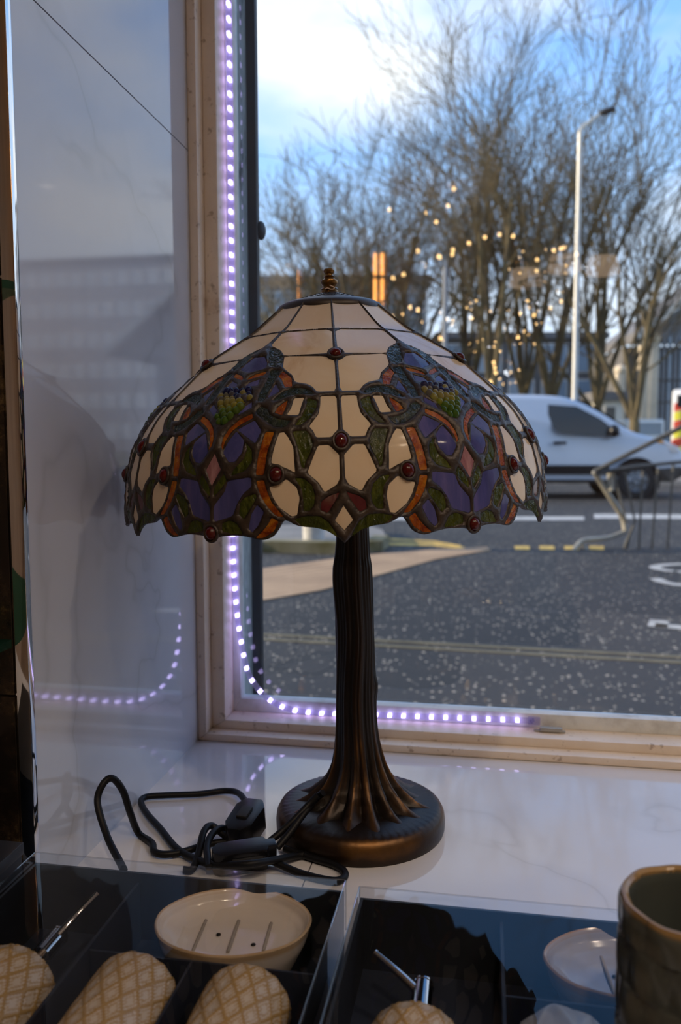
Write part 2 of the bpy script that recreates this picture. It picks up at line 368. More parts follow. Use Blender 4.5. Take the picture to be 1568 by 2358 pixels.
# ------------------------------------------------------------------ the shop: window opening, sill, walls
XW, YF, ZS = -0.339, 0.930, 0.640       # left reveal, inner face of the window frame, top of the sill
XR, ZT = 2.30, 2.45                     # right end and head of the window
# sill of marble sheets with a joint
sill = empty('trim_1', (0.3, 0.55, ZS), 'white veined marble window sill the lamp stands on', kind='structure')
def sub(o): return -Vector(o.location)
for x0, x1 in ((-1.3, -0.1432), (-0.1420, 0.95), (0.9512, XR)):
    g = G().box((x0, 0.22, ZS - 0.03), (x1, YF, ZS)); o = g.obj('marble_panel', 'marble_sill', sill, loc=sub(sill))
G().box((-1.3, 0.225, 0.0), (XR, YF, ZS - 0.0302)).obj('plinth', 'shop_wall', sill, loc=sub(sill))
# left reveal of marble panels above the sill, joint at 1.331
YC = 0.569
wl = empty('wall_left', (XW - 0.1, 0.75, ZS), 'glossy white veined marble window reveal', kind='structure')
for z0, z1 in ((ZS, 1.3302), (1.3316, ZT)):
    G().box((XW - 0.012, YC, z0), (XW, YF + 0.002, z1)).obj('marble_panel', 'marble_wall', wl, loc=sub(wl))
G().box((XW - 0.10, YC + 0.003, ZS), (XW - 0.0121, YF + 0.12, ZT)).obj('backing', 'grout', wl, loc=sub(wl))
# chrome corner profile at the end of the marble
ct = G().box((XW - 0.010, YC - 0.0075, ZS + 0.0002), (XW + 0.0015, YC - 0.0005, ZT))
tag(ct.obj('trim_2', 'chrome_trim', bevel=0.0006), 'polished chrome corner profile at the marble edge', kind='structure')
# bronze mirror tiles left of it
wp = empty('wall_pillar', (-0.6, 0.57, ZS), 'dark bronze mottled mirror tiles left of the marble', kind='structure')
zz = [ZS, 0.8085, 1.12, 1.43, 1.74, 2.05, ZT]
for a, b in zip(zz[:-1], zz[1:]):
    for x0, x1 in ((-0.645, -0.3495), (-0.945, -0.6475), (-1.30, -0.9475)):
        G().box((x0, 0.560, a + 0.001), (x1, 0.566, b - 0.001)).obj('tile', 'bronze_tile', wp, loc=sub(wp))
G().box((-1.30, 0.566, ZS), (-0.3492, 0.600, ZT)).obj('backing', 'wall_sand', wp, loc=sub(wp))
# glass shelves on the tile wall
for z, lb in ((0.846, 'green-edged glass shelf on the bronze tiles, just above the pale tile joint'), (1.112, 'green-edged glass shelf higher up the bronze tiles')):
    tag(G().box((-0.62, 0.43, z), (-0.3497, 0.5598, z + 0.006)).obj('glass_shelf', 'shelf_glass'), lb, 'shelf', 'glass shelves on the bronze tiles')

# window: stepped painted frame, glazing bead, pane, outer stone reveal
win = empty('window_1', (0.3, YF, ZS), 'tall shop window in a worn cream painted wooden frame', kind='structure')
def frame_ring(name, x0, z0, x1, z1, w, y0, y1, mat, bev=0.002):
    """rectangular ring between the outline (x0..z1) and the same outline moved in by w"""
    o = [(x0, z0), (x1, z0), (x1, z1), (x0, z1)]
    wx, wz = w; i = [(x0 + wx, z0 + wz), (x1 - wx, z0 + wz), (x1 - wx, z1 - wx), (x0 + wx, z1 - wx)]
    for k in range(4):
        a, b, c, d = o[k], o[(k + 1) % 4], i[(k + 1) % 4], i[k]
        g = G(); q = [(p[0], y0, p[1]) for p in (a, b, c, d)]
        g.prism(q, (0, y1 - y0, 0)); g.obj(name, mat, win, loc=sub(win), bevel=bev)
frame_ring('outer_frame', XW, ZS, XR, ZT, (0.011, 0.009), YF, 0.985, 'frame_paint', 0.0018)
frame_ring('sash', XW + 0.011, ZS + 0.009, XR - 0.011, ZT - 0.011, (0.017, 0.011), 0.950, 1.004, 'frame_paint', 0.0018)
frame_ring('glazing_bead', XW + 0.028, ZS + 0.020, XR - 0.028, ZT - 0.028, (0.010, 0.017), 0.985, 1.004, 'bead_paint', 0.0012)
gp = G().add([(XW + 0.03, 1.0, ZS + 0.03), (XR - 0.03, 1.0, ZS + 0.03), (XR - 0.03, 1.0, ZT - 0.03), (XW + 0.03, 1.0, ZT - 0.03)], [(0, 1, 2, 3)])
gp.obj('pane', 'window_glass', win, loc=sub(win))
frame_ring('stone_reveal', XW - 0.04, ZS - 0.03, XR + 0.04, ZT + 0.04, (0.074, 0.045), 1.004, 1.053, 'stone_reveal', 0.0)
frame_ring('outer_edge', XW - 0.04, ZS - 0.03, XR + 0.04, ZT + 0.04, (0.086, 0.045), 1.0532, 1.066, 'black_rubber', 0.001)
# small dark dome fixed to the outer edge and a metal catch on the sill
p = ony(601, 531, 1.067)
G().ball((0, 0, 0), 0.006, 0.010, 0.012, 16, 10).obj('sensor', 'black_rubber', win, smooth=True, loc=p - win.location)
p = ony(1262, 1666, 0.972); g = G().box((-0.009, -0.004, -0.003), (0.016, 0.004, 0.0015)).box((-0.016, -0.002, -0.004), (0.020, 0.003, -0.002))
g.obj('catch', 'galvanised', win, loc=Vector((p.x, 0.972, ZS + 0.0245)) - win.location, bevel=0.0006)

# remaining shell of the shop
wf = G()
wf.box((-7, YF + 0.125, 0), (XW - 0.045, YF + 0.136, 6.5)).box((XR + 0.045, YF + 0.02, 0), (7, YF + 0.136, 6.5))
wf.box((XW - 0.045, YF + 0.02, ZT + 0.045), (XR + 0.045, YF + 0.136, 6.5)).box((XW - 0.045, YF + 0.0, 0), (XR + 0.045, YF + 0.13, ZS - 0.031))
tag(wf.obj('wall_front', 'facade'), 'dark shop front wall around the window', kind='structure')
tag(G().box((-1.4, -4.2, -0.05), (3.4, 0.22, 0.0)).obj('floor', 'shop_floor'), 'brown shop floor', kind='structure')
tag(G().box((-1.4, -4.2, 2.75), (3.4, 1.06, 2.85)).obj('ceiling', 'shop_ceiling'), 'white shop ceiling', kind='structure')
tag(G().box((-1.5, -4.3, 0), (3.5, -4.2, 2.8)).obj('wall_back', 'shop_wall'), 'brown shop back wall', kind='structure')
tag(G().box((3.4, -4.2, 0), (3.5, 0.95, 2.8)).obj('wall_right', 'shop_wall'), 'brown shop side wall', kind='structure')
tag(G().box((-1.5, -4.2, 0), (-1.4, 1.06, 2.8)).obj('wall_shop_left', 'shop_wall'), 'brown shop side wall beyond the bronze tiles', kind='structure')

# ------------------------------------------------------------------ rope light along the window frame
rope = empty('rope_light', (-0.31, 0.978, ZS + 0.02), 'clear plastic rope of glowing white-violet LEDs around the window frame', 'rope light')
YL = 0.9795
path = [ony(x, y, YL) for x, y in ((524, -120), (527, 60), (529, 200), (531, 420), (533, 640), (536, 900), (536.5, 1240), (540, 1340), (546, 1410), (556, 1480), (570, 1545), (592, 1583), (622, 1612), (660, 1631), (705, 1639.5), (760, 1643), (870, 1646), (1000, 1651), (1200, 1658.5), (1228, 1660))]
path = spline(path, 10)
for p_ in path: p_.y = YL
G().tube(path, 0.0036, 10).obj('sleeve', 'rope_plastic', rope, smooth=True, loc=sub(rope))
ln = [0.0]
for a, b in zip(path[:-1], path[1:]): ln.append(ln[-1] + (b - a).length)
def along(d):
    for i in range(len(ln) - 1):
        if ln[i + 1] >= d:
            f = (d - ln[i]) / max(1e-9, ln[i + 1] - ln[i]); return path[i].lerp(path[i + 1], f), (path[i + 1] - path[i]).normalized()
    return path[-1], (path[-1] - path[-2]).normalized()
led_me = mesh('led', *(lambda g: (g.v, g.f))(G().box((-0.0024, -0.0038, -0.0017), (0.0024, 0.0038, 0.0017))), 'led_light')
d = 0.012
while d < ln[-1] - 0.012:
    p_, t_ = along(d); o = link('led', led_me, rope, p_ - rope.location)
    o.rotation_euler = (0, -math.atan2(t_.z, t_.x), 0); d += 0.0169
p_ = path[-1]; G().box((-0.006, -0.0042, -0.0042), (0.008, 0.0042, 0.0042)).obj('end_cap', 'rope_plastic', rope, loc=p_ - rope.location, bevel=0.001)

# ------------------------------------------------------------------ the stained glass lamp
BASE = Vector((-0.112, 0.742, ZS))
lamp = empty('table_lamp', BASE, 'stained glass dome table lamp on a bronze tree-trunk base', 'lamp')
rng = random.Random(4)
# foot: round disc with a rounded shoulder, nicked edge line and the root flare of the trunk
def sm(a, b, x): x = min(1, max(0, (x - a) / (b - a))); return x * x * (3 - 2 * x)
NTH = 180
RIDGE = [(rng.uniform(0, 2 * math.pi), rng.uniform(0.7, 1.3)) for _ in range(40)]
def flute(a, seed=0.0):
    v = 0.55 * math.sin(9 * a + 0.6 * math.sin(3 * a) + seed) + 0.3 * math.sin(17 * a + 1.3 + 0.5 * math.sin(5 * a)) + 0.25 * math.sin(5 * a + 2.1) + 0.22 * math.sin(37 * a + 2 * math.sin(4 * a))
    return max(-1, min(1, v * 1.2))
foot = [(0.0775, 0.0), (0.0785, 0.003), (0.0788, 0.010), (0.0780, 0.016), (0.0755, 0.0205), (0.0715, 0.0225), (0.066, 0.0235), (0.058, 0.0245), (0.052, 0.0252)]
def foot_fn(a, i, r, z):
    if i == 5: z += 0.0005 * math.sin(60 * a); r += 0.0004 * math.sin(97 * a)
    w = (0.95 if i in (3, 4) else 0.75 if i == 2 else 0.35 if i in (1, 5) else 0.12) * (0.7 + 0.3 * math.sin(4 * a))
    return r, z, w
g = G().lathe(foot, NTH, None, foot_fn); k = len(g.v); g.v.append(Vector((0, 0, 0.0252))); g.a.append(0.0)
g.f += [(k - NTH + j, k - NTH + (j + 1) % NTH, k) for j in range(NTH)]; g.f.append(tuple(reversed(range(NTH))))
g.obj('foot', 'bronze', lamp, smooth=True, attr='wear')
# trunk: fluted stem that spreads into roots over the foot
Htr = 0.335
prof = [(0.064, 0.0232), (0.056, 0.0258), (0.0485, 0.0290), (0.0420, 0.0335), (0.0365, 0.0390), (0.0315, 0.0455), (0.0275, 0.053), (0.0242, 0.062), (0.0218, 0.073), (0.0200, 0.086), (0.0188, 0.102), (0.0180, 0.13), (0.0175, 0.16), (0.0172, 0.19), (0.0171, 0.215), (0.0169, 0.232), (0.0165, 0.246), (0.0151, 0.256), (0.0146, 0.27), (0.0143, 0.30), (0.0140, Htr)]
pp = []
for (r0, z0), (r1, z1) in zip(prof[:-1], prof[1:]):
    for q in range(4): pp.append((r0 + (r1 - r0) * q / 4, z0 + (z1 - z0) * q / 4))
pp.append(prof[-1])
def trunk_fn(a, i, r, z):
    tw = a + 0.10 * math.sin(z * 22) + 0.05 * math.sin(z * 61)
    f = flute(tw); lo = sm(0.10, 0.03, z)
    root = 0.5 + 0.5 * math.sin(15 * tw + 1.1 * math.sin(2 * tw + 0.5))
    amp = 0.055 + 0.05 * lo
    rr = r * (1 + amp * f * (1 - 0.5 * lo)) + lo * (root - 0.6) * 0.17 * r * sm(0.0232, 0.034, z)
    # a lopped branch stub to the right and a swelling to the left, as on a tree
    for a0, z0, h, wa, wz in ((-0.12, 0.135, 0.0030, 0.20, 0.010), (-2.6, 0.238, 0.0030, 0.5, 0.030), (-1.75, 0.245, 0.0022, 0.35, 0.016)):
        da = (a - a0 + math.pi) % (2 * math.pi) - math.pi; rr += h * math.exp(-(da / wa) ** 2 - ((z - z0) / wz) ** 2)
    wear = max(0.0, f) * (0.45 + 0.55 * sm(0.02, 0.10, z) * sm(0.36, 0.05, z)) + lo * max(0, root - 0.55) * 1.6
    wear *= 0.55 + 0.6 * math.exp(-((z - 0.06) / 0.05) ** 2)
    return rr, z - (0.004 * (1 - root) * lo if z < 0.04 else 0), min(1, wear * 0.8)
g = G().lathe(pp, NTH, None, trunk_fn)
def lean(z): return Vector((-0.0038 * sm(0.03, 0.10, z) - 0.020 * max(0.0, z - 0.10), 0, 0))
for v_ in g.v: v_ += lean(v_.z)
g.obj('trunk', 'bronze', lamp, smooth=True, attr='wear')

# shade -------------------------------------------------
PANES = [  # glass pieces of one 30 degree half unit: (colour, axis, outline of (degrees, mm along the profile))
    ('cream', '', [(29.2,2.0),(0.9,2.0),(0.9,43.0),(29.3,43.0)]),
    ('cream', '', [(29.3,45.2),(0.9,45.2),(0.9,83.0),(2.6,86.8),(19.9,86.8),(22.7,78.2),(28.9,69.0)]),
    ('cream', '', [(19.63,87.6),(3.87,90.4),(2.05,94.6),(0.57,96.8),(0.57,132.4),(5.77,132.3),(7.39,126.0),(9.02,122.7),(12.75,119.9),(14.33,111.2),(18.58,101.5)]),
    ('cream', '', [(4.84,137.4),(0.57,137.5),(0.57,161.0),(0.57,167.4),(2.13,173.5),(5.56,173.5),(6.37,167.9),(7.31,164.4),(5.08,154.4),(4.77,145.3)]),
    ('cream', '', [(5.17,179.7),(2.77,179.5),(0.57,186.8),(0.57,189.8),(0.57,203.0),(1.26,207.3),(3.92,212.4),(5.16,205.5),(7.58,198.7),(6.33,188.5)]),
    ('red', '', [(0.79,212.7),(1.47,217.3),(3.39,226.5),(4.92,224.2),(4.61,218.5),(3.23,215.4)]),
    ('cream', 'c', [(0.0,221.8),(1.9,231.7),(0.0,238.5)]),
    ('green', '', [(10.66,230.3),(8.13,228.3),(5.21,228.5),(3.26,233.0),(1.81,240.4),(1.52,243.3),(3.58,238.7),(6.01,236.4),(8.92,235.1)]),
    ('green', '', [(10.38,201.8),(8.29,202.7),(6.58,207.5),(6.0,214.0),(6.21,220.5),(7.17,224.7),(8.52,225.0),(8.54,217.4),(8.72,210.2)]),
    ('green', '', [(11.18,168.2),(7.89,167.8),(7.06,171.6),(6.36,178.8),(7.02,185.4),(7.88,190.5),(8.26,195.7),(8.84,194.1),(9.53,182.2),(10.52,173.4)]),
    ('cream', '', [(14.38,169.1),(13.24,168.4),(12.03,173.2),(10.75,180.6),(10.5,191.0),(10.26,198.4),(12.04,195.3),(14.23,192.6),(15.73,191.0),(15.33,182.4)]),
    ('cream', '', [(12.14,202.7),(9.93,208.7),(9.32,215.9),(9.93,227.4),(11.09,228.4),(13.77,222.1),(15.11,215.6),(16.02,207.9),(14.21,206.9)]),
    ('ribbon', '', [(17.66,140.2),(16.36,132.8),(13.37,127.4),(10.34,127.3),(7.84,130.7),(6.56,135.6),(10.35,133.9),(13.49,135.6),(15.96,138.9)]),
    ('green', '', [(8.2,138.6),(5.62,142.1),(5.8,149.3),(7.28,157.6),(9.27,162.9),(10.83,163.2),(9.15,155.7),(8.27,146.9)]),
    ('amber', '', [(13.55,140.4),(13.74,148.2),(14.29,154.2),(16.34,151.9),(15.79,146.8),(14.57,142.8)]),
    ('cream', '', [(11.9,138.5),(9.2,138.2),(9.68,145.7),(10.09,154.7),(13.06,154.3),(12.2,148.4)]),
    ('ribbon', '', [(21.62,149.2),(20.64,145.2),(18.85,147.2),(17.28,153.9),(15.18,157.6),(11.94,159.3),(13.22,164.6),(15.78,163.6),(18.67,157.8),(20.75,152.6)]),
    ('amber', '', [(18.02,106.3),(14.28,114.9),(13.31,125.3),(15.36,125.9),(17.37,115.8),(18.77,112.6)]),
    ('blue', '', [(18.72,120.9),(16.61,130.4),(17.99,133.0),(19.4,136.7),(19.09,129.0)]),
    ('ribbon', '', [(22.47,104.3),(19.1,105.5),(19.53,114.4),(20.02,129.7),(20.32,140.3),(22.22,139.6),(22.54,130.2),(22.04,118.7),(22.2,110.8)]),
    ('ribbon', '', [(28.29,72.2),(22.98,79.1),(20.16,87.4),(19.59,97.4),(20.78,101.2),(23.61,98.5),(25.64,88.7)]),
    ('blue', 'b', [(30.0,87.4),(27.72,86.6),(25.23,95.0),(24.76,101.2),(30.0,105.8)]),
    ('amber', '', [(23.81,105.5),(23.84,109.5),(29.05,114.7),(29.1,112.7),(27.31,108.6)]),
    ('blue', '', [(24.85,114.7),(24.36,122.1),(28.35,122.2),(27.79,118.4)]),
    ('grape', 'b', [(30.0,126.8),(25.88,128.0),(24.41,135.4),(26.0,141.0),(27.23,148.2),(27.96,155.9),(30.0,160.6)]),
    ('blue', '', [(23.75,140.5),(23.13,145.6),(26.25,152.5),(26.12,146.8)]),
    ('amber', '', [(22.32,151.9),(21.93,156.0),(24.89,161.1),(26.77,166.4),(27.86,174.4),(28.04,180.9),(28.58,177.7),(28.63,171.6),(27.54,163.6),(25.22,156.3)]),
    ('blue', '', [(21.15,157.9),(18.93,166.6),(19.89,176.5),(22.18,171.6),(25.22,165.2),(23.23,161.4)]),
    ('blue', '', [(25.43,166.3),(22.83,174.0),(22.9,183.1),(24.54,189.6),(26.01,190.0),(27.83,182.8),(26.86,174.2)]),
    ('green', '', [(22.33,175.8),(20.6,181.3),(20.24,189.4),(21.82,196.3),(25.3,199.7),(24.39,194.2),(22.39,188.2),(21.68,181.2)]),
    ('pink', 'b', [(30.0,183.6),(28.02,195.0),(30.0,206.6)]),
    ('green', '', [(27.03,198.1),(26.28,203.2),(27.38,208.1),(29.45,214.1),(29.45,209.1),(28.52,204.1)]),
    ('blue', '', [(25.91,203.2),(20.33,200.9),(20.14,207.3),(22.08,212.2),(23.53,219.0),(24.69,227.9),(29.45,232.1),(29.45,221.1),(26.67,211.1)]),
    ('amber', '', [(17.75,167.7),(15.58,168.0),(16.88,184.6),(17.33,199.6),(19.17,199.5),(19.02,189.5),(18.37,178.4)]),
    ('amber', '', [(19.1,203.5),(17.27,203.1),(16.72,209.4),(15.58,218.3),(12.88,228.6),(14.44,228.0),(16.56,221.1),(18.09,213.3)]),
    ('amber', '', [(15.56,229.0),(14.04,231.9),(15.27,238.7),(17.58,243.1),(19.38,243.1),(17.49,237.7),(16.45,233.8)]),
    ('blue', '', [(18.82,220.1),(17.25,225.0),(18.74,234.8),(20.15,239.2),(20.93,236.8),(20.22,226.9)]),
    ('green', '', [(21.78,215.1),(19.22,212.3),(18.94,215.2),(20.5,223.0),(21.96,229.9),(23.1,226.9),(22.84,219.0)]),
    ('green', '', [(27.31,233.0),(25.46,230.9),(23.75,232.9),(22.36,240.7),(24.96,240.3),(27.45,238.5)]),
]
JEWELS = [  # axis, centre, half sizes
    ('c', [(0,88.9),(2.28,4.6)]),
    ('c', [(0,177.1),(1.49,5.7)]),
    ('', [(14.42,199.6),(1.44,5.3)]),
    ('b', [(30,240.1),(1.44,5.0)]),
]
RIM = [(0,247.5),(2.44,240.5),(5.39,236.8),(9.61,235.1),(12.62,231.0),(13.96,236.3),(15.32,241.7),(17.6,244.6),(20.54,242.9),(23.58,241.6),(27.89,242.5),(30,245.7)]
PROF = [(0.0400, 0.1195), (0.0449, 0.116), (0.0719, 0.0933), (0.112, 0.0691), (0.1512, 0.0341), (0.164, 0.0201), (0.1766, -0.0015), (0.1827, -0.0253), (0.1848, -0.0473), (0.1850, -0.068), (0.1845, -0.085)]
pa_ = np.array(PROF[1:]); sg = np.linalg.norm(np.diff(pa_, axis=0), axis=1); SL = np.concatenate([[0], np.cumsum(sg)])
sgrid = np.linspace(-0.004, SL[-1], 300)
rg = np.interp(sgrid, SL, pa_[:, 0]); zg = np.interp(sgrid, SL, pa_[:, 1])
neg = sgrid < 0; rg[neg] = pa_[0, 0] + sgrid[neg] * 0.77; zg[neg] = pa_[0, 1] - sgrid[neg] * 0.64
def blur(a, sig):
    k = np.exp(-0.5 * (np.arange(-12, 13) / sig) ** 2); k /= k.sum(); p = np.concatenate([2 * a[0] - a[1:13][::-1], a, 2 * a[-1] - a[-13:-1][::-1]]); return np.convolve(p, k, 'valid')
rg, zg = blur(rg, 5), blur(zg, 5)
nr, nz = np.gradient(zg, sgrid), -np.gradient(rg, sgrid); nr, nz = -nr, -nz
nl = np.hypot(nr, nz); nr /= nl; nz /= nl
PHI0 = R(1.9)
def dome(u, s, off=0.0):
    """u degrees from the cream axis (any), s metres down the profile -> shade coordinates"""
    r = np.interp(s, sgrid, rg); z = np.interp(s, sgrid, zg); a = np.interp(s, sgrid, nr); b = np.interp(s, sgrid, nz)
    w = 1.0 - 0.85 * np.clip((s - 0.085) / 0.05, 0, 1)
    k = 1 - w * (1 - math.cos(R(15)) / np.cos(np.radians((u % 30) - 15)))
    k = k * (1 + 0.017 * w)                       # keep the mean radius of the facets
    r = (r + off * a) * k; z = z + off * b; ph = PHI0 + np.radians(u)
    return np.stack([r * np.sin(ph), -r * np.cos(ph), z], -1)
SCU = R(1) * 0.15
def resample(poly, step):
    o = []
    for i, p in enumerate(poly):
        q = poly[(i + 1) % len(poly)]; n = max(1, int(math.hypot((q[0] - p[0]) * SCU, q[1] - p[1]) / step + 0.5))
        o += [(p[0] + (q[0] - p[0]) * j / n, p[1] + (q[1] - p[1]) * j / n) for j in range(n)]
    return o
def rounded(poly, axis):
    """soften the corners a little (cut glass edges)"""
    n = len(poly); o = []
    for i in range(n):
        a, b, c = poly[i - 1], poly[i], poly[(i + 1) % n]
        if axis and (b[0] in (0.0, 30.0)): o.append(b); continue
        o.append(tuple(b[k] * 0.89 + a[k] * 0.11 for k in (0, 1))); o.append(tuple(b[k] * 0.89 + c[k] * 0.11 for k in (0, 1)))
    return o
polys = []
for col, axis, pl in PANES:
    pl = [(float(u), s / 1000) for u, s in pl]
    polys.append(resample(rounded(pl, axis) if len(pl) > 4 else pl, 0.0028))
rim = [(u, s / 1000) for u, s in RIM]
rim = [(p.x, p.y) for p in spline([(u, s, 0) for u, s in rim], 3)]
rim[0] = (0.0, rim[0][1]); rim[-1] = (30.0, rim[-1][1])
bound = resample([(0.0, -0.003), (30.0, -0.003)] + rim[::-1], 0.0028)
def ccw(pl):
    a = sum(p_[0] * q_[1] - q_[0] * p_[1] for p_, q_ in zip(pl, pl[1:] + pl[:1])); return pl if a > 0 else pl[::-1]
polys = [ccw(p_) for p_ in polys]; bound = ccw(bound)
P2, F2 = [], []
for pl in [bound] + polys:
    F2.append(list(range(len(P2), len(P2) + len(pl)))); P2 += [(u * SCU, s) for u, s in pl]
grid = []
for i in range(33):
    for j in range(105):
        grid.append(((0.3 + i * 0.92 + (0.46 if j % 2 else 0)) * SCU, -0.002 + j * 0.00242))
grid = [p for p in grid if 0 < p[0] < 30 * SCU]
res = delaunay_2d_cdt([Vector(p) for p in P2 + grid], [], F2, 1, 1e-6)
V2 = np.array([(v.x / SCU, v.y) for v in res[0]]); TR = res[2]; OF = res[5]
# distance of every vertex to the nearest pane edge (gives the soldered lines their rounded section)
A, B = [], []
for pl in polys:
    q = np.array(pl) * (SCU, 1); A.append(q); B.append(np.roll(q, -1, 0))
q = np.array(rim) * (SCU, 1); A.append(q[:-1]); B.append(q[1:])
A = np.concatenate(A); B = np.concatenate(B)
W = V2 * (SCU, 1); dist = np.full(len(W), 9.0)
for i0 in range(0, len(A), 200):
    a, b = A[None, i0:i0 + 200], B[None, i0:i0 + 200]; ab = b - a; w = W[:, None] - a
    tt = np.clip((w * ab).sum(-1) / np.maximum(1e-14, (ab * ab).sum(-1)), 0, 1); dd = np.linalg.norm(w - ab * tt[..., None], axis=-1); dist = np.minimum(dist, dd.min(1))
hgt = 0.0002 + 0.0017 * (1 - np.exp(-dist / 0.0013))
sh_tilt = R(1.7)
AX = Vector((0, 0, 1)) * math.cos(sh_tilt) - HR * math.sin(sh_tilt); E1 = HR * math.cos(sh_tilt) + Vector((0, 0, 1)) * math.sin(sh_tilt)
SO = Vector((-0.13445, 0.73482, 1.0))
SM = Matrix((E1, HF, AX)).transposed().to_4x4(); SM.translation = SO - BASE
lead_t = [t for t, f in zip(TR, OF) if list(f) == [0]]
def edges_once(tris):
    e = {}
    for t in tris:
        for i in range(3):
            k = (t[i], t[(i + 1) % 3]); e[k] = 1
    return [k for k in e if (k[1], k[0]) not in e]
bnd = edges_once(lead_t)
LV, LF = [], []
top_u = {}
for k in range(6):
    for sg_ in (1, -1):
        uu = 60 * k + sg_ * V2[:, 0]
        a = dome(uu, V2[:, 1], hgt); b = dome(uu, V2[:, 1], np.full(len(V2), -0.0022)); n0 = len(LV); nv = len(V2)
        LV += a.tolist() + b.tolist()
        for t in lead_t:
            t1 = tuple(n0 + i for i in t); t2 = tuple(n0 + nv + i for i in t)
            if sg_ > 0: LF += [t1, t2[::-1]]
            else: LF += [t1[::-1], t2]
        for i, j in bnd:
            if (V2[i, 0] < 1e-4 and V2[j, 0] < 1e-4) or (V2[i, 0] > 29.9999 and V2[j, 0] > 29.9999): continue
            q = (n0 + i, n0 + nv + i, n0 + nv + j, n0 + j); LF.append(q if sg_ > 0 else q[::-1])
bm = bmesh.new(); me = mesh('lamp_shade', LV, LF, 'lead_came', True); bm.from_mesh(me)
bmesh.ops.remove_doubles(bm, verts=bm.verts, dist=2e-5)
loose = [v for v in bm.verts if not v.link_faces]; bmesh.ops.delete(bm, geom=loose, context='VERTS')
for e_ in bm.edges: e_.smooth = not (e_.is_manifold and e_.calc_face_angle(0) > R(60))
bm.to_mesh(me); bm.free()
shade = link('lamp_shade', me, lamp); shade.matrix_local = SM
tag(shade, 'dark soldered came holding the coloured glass')
def pane_mesh(name, idx, sg_, axis, mat, attr=False):
    tris = [t for t, f in zip(TR, OF) if idx + 1 in f]
    ids = sorted({i for t in tris for i in t}); mp_ = {v: i for i, v in enumerate(ids)}; uv = V2[ids]
    T0 = [tuple(mp_[i] for i in t) for t in tris]
    sets = [(sg_ * uv[:, 0], T0, sg_ > 0)]
    if axis == 'c': sets = [(uv[:, 0], T0, True), (-uv[:, 0], T0, False)]
    if axis == 'b': sets = [(uv[:, 0], T0, True), (60 - uv[:, 0], T0, False)]
    vs, fs, tone = [], [], []
    s0, s1 = uv[:, 1].min(), uv[:, 1].max()
    for uu, T, pos in sets:
        dm = 0.0003
        a = dome(uu, uv[:, 1], np.full(len(uv), dm)); b = dome(uu, uv[:, 1], np.full(len(uv), -0.0019)); n0 = len(vs); nv = len(uv)
        vs += a.tolist() + b.tolist(); tone += list((uv[:, 1] - s0) / (s1 - s0)) * 2
        for t in T:
            t1 = tuple(n0 + i for i in t); t2 = tuple(n0 + nv + i for i in t)
            fs += [t1, t2[::-1]] if pos else [t1[::-1], t2]
        for i, j in edges_once(T):
            if axis and ((uv[i, 0] < 1e-4 and uv[j, 0] < 1e-4) or (uv[i, 0] > 29.9999 and uv[j, 0] > 29.9999)): continue
            q = (n0 + i, n0 + nv + i, n0 + nv + j, n0 + j); fs.append(q if pos else q[::-1])
    if attr:
        # moulded grape cluster: small domes packed over the piece
        pl = polys[idx]
        def ins(u, s):
            c = False; n = len(pl)
            for i in range(n):
                (x0, y0), (x1, y1) = pl[i], pl[(i + 1) % n]
                if (y0 > s) != (y1 > s) and u < (x1 - x0) * (s - y0) / (y1 - y0) + x0: c = not c
            return c
        g = G(); row = 0; s = s0 + 0.0016
        while s < s1 - 0.0008:
            u = 24.0 + (0.95 if row % 2 else 0)
            while u < 36.1:
                um = u if u <= 30 else 60 - u
                if ins(min(um + 0.3, 29.99), s):
                    du_, ds_, sz_ = rng.gauss(0, 0.16), rng.gauss(0, 0.0004), rng.uniform(0.85, 1.2); c = Vector(dome(np.array(u + du_), np.array(s + ds_), np.array(0.0004)).tolist()); nrm = (Vector(dome(np.array(u), np.array(s), np.array(0.002)).tolist()) - c).normalized()
                    g.ball(c, 0.0030 * sz_, 0.0030 * sz_, 0.0036 * sz_, 10, 8); g.a[-90:] = [min(1, max(0, (s - s0) / (s1 - s0) + rng.gauss(0, 0.07)))] * 90
                u += 1.9
            s += 0.0042; row += 1
        n0 = len(vs); vs += [tuple(v) for v in g.v]; fs += [tuple(i + n0 for i in f) for f in g.f]; tone += [x for x in g.a]
    me = mesh(name, vs, fs, mat, True, ('tone', tone) if attr else None)
    bm = bmesh.new(); bm.from_mesh(me); bmesh.ops.remove_doubles(bm, verts=bm.verts, dist=1e-6)
    for e_ in bm.edges: e_.smooth = not (e_.is_manifold and e_.calc_face_angle(0) > R(45))
    bm.to_mesh(me); bm.free(); return me
NAMES = dict(cream='cream_pane', blue='blue_pane', amber='amber_pane', green='green_pane', ribbon='ribbon_pane', red='red_pane', pink='pink_pane', grape='grape_jewel')
for idx, (col, axis, pl) in enumerate(PANES):
    nm = NAMES[col]
    ms = [pane_mesh(nm, idx, 1, axis, 'glass_' + col, col == 'grape')] if axis else [pane_mesh(nm, idx, s_, '', 'glass_' + col) for s_ in (1, -1)]
    for me in ms:
        for k in range(6):
            link(nm, me, shade, rot=(0, 0, R(60 * k)))
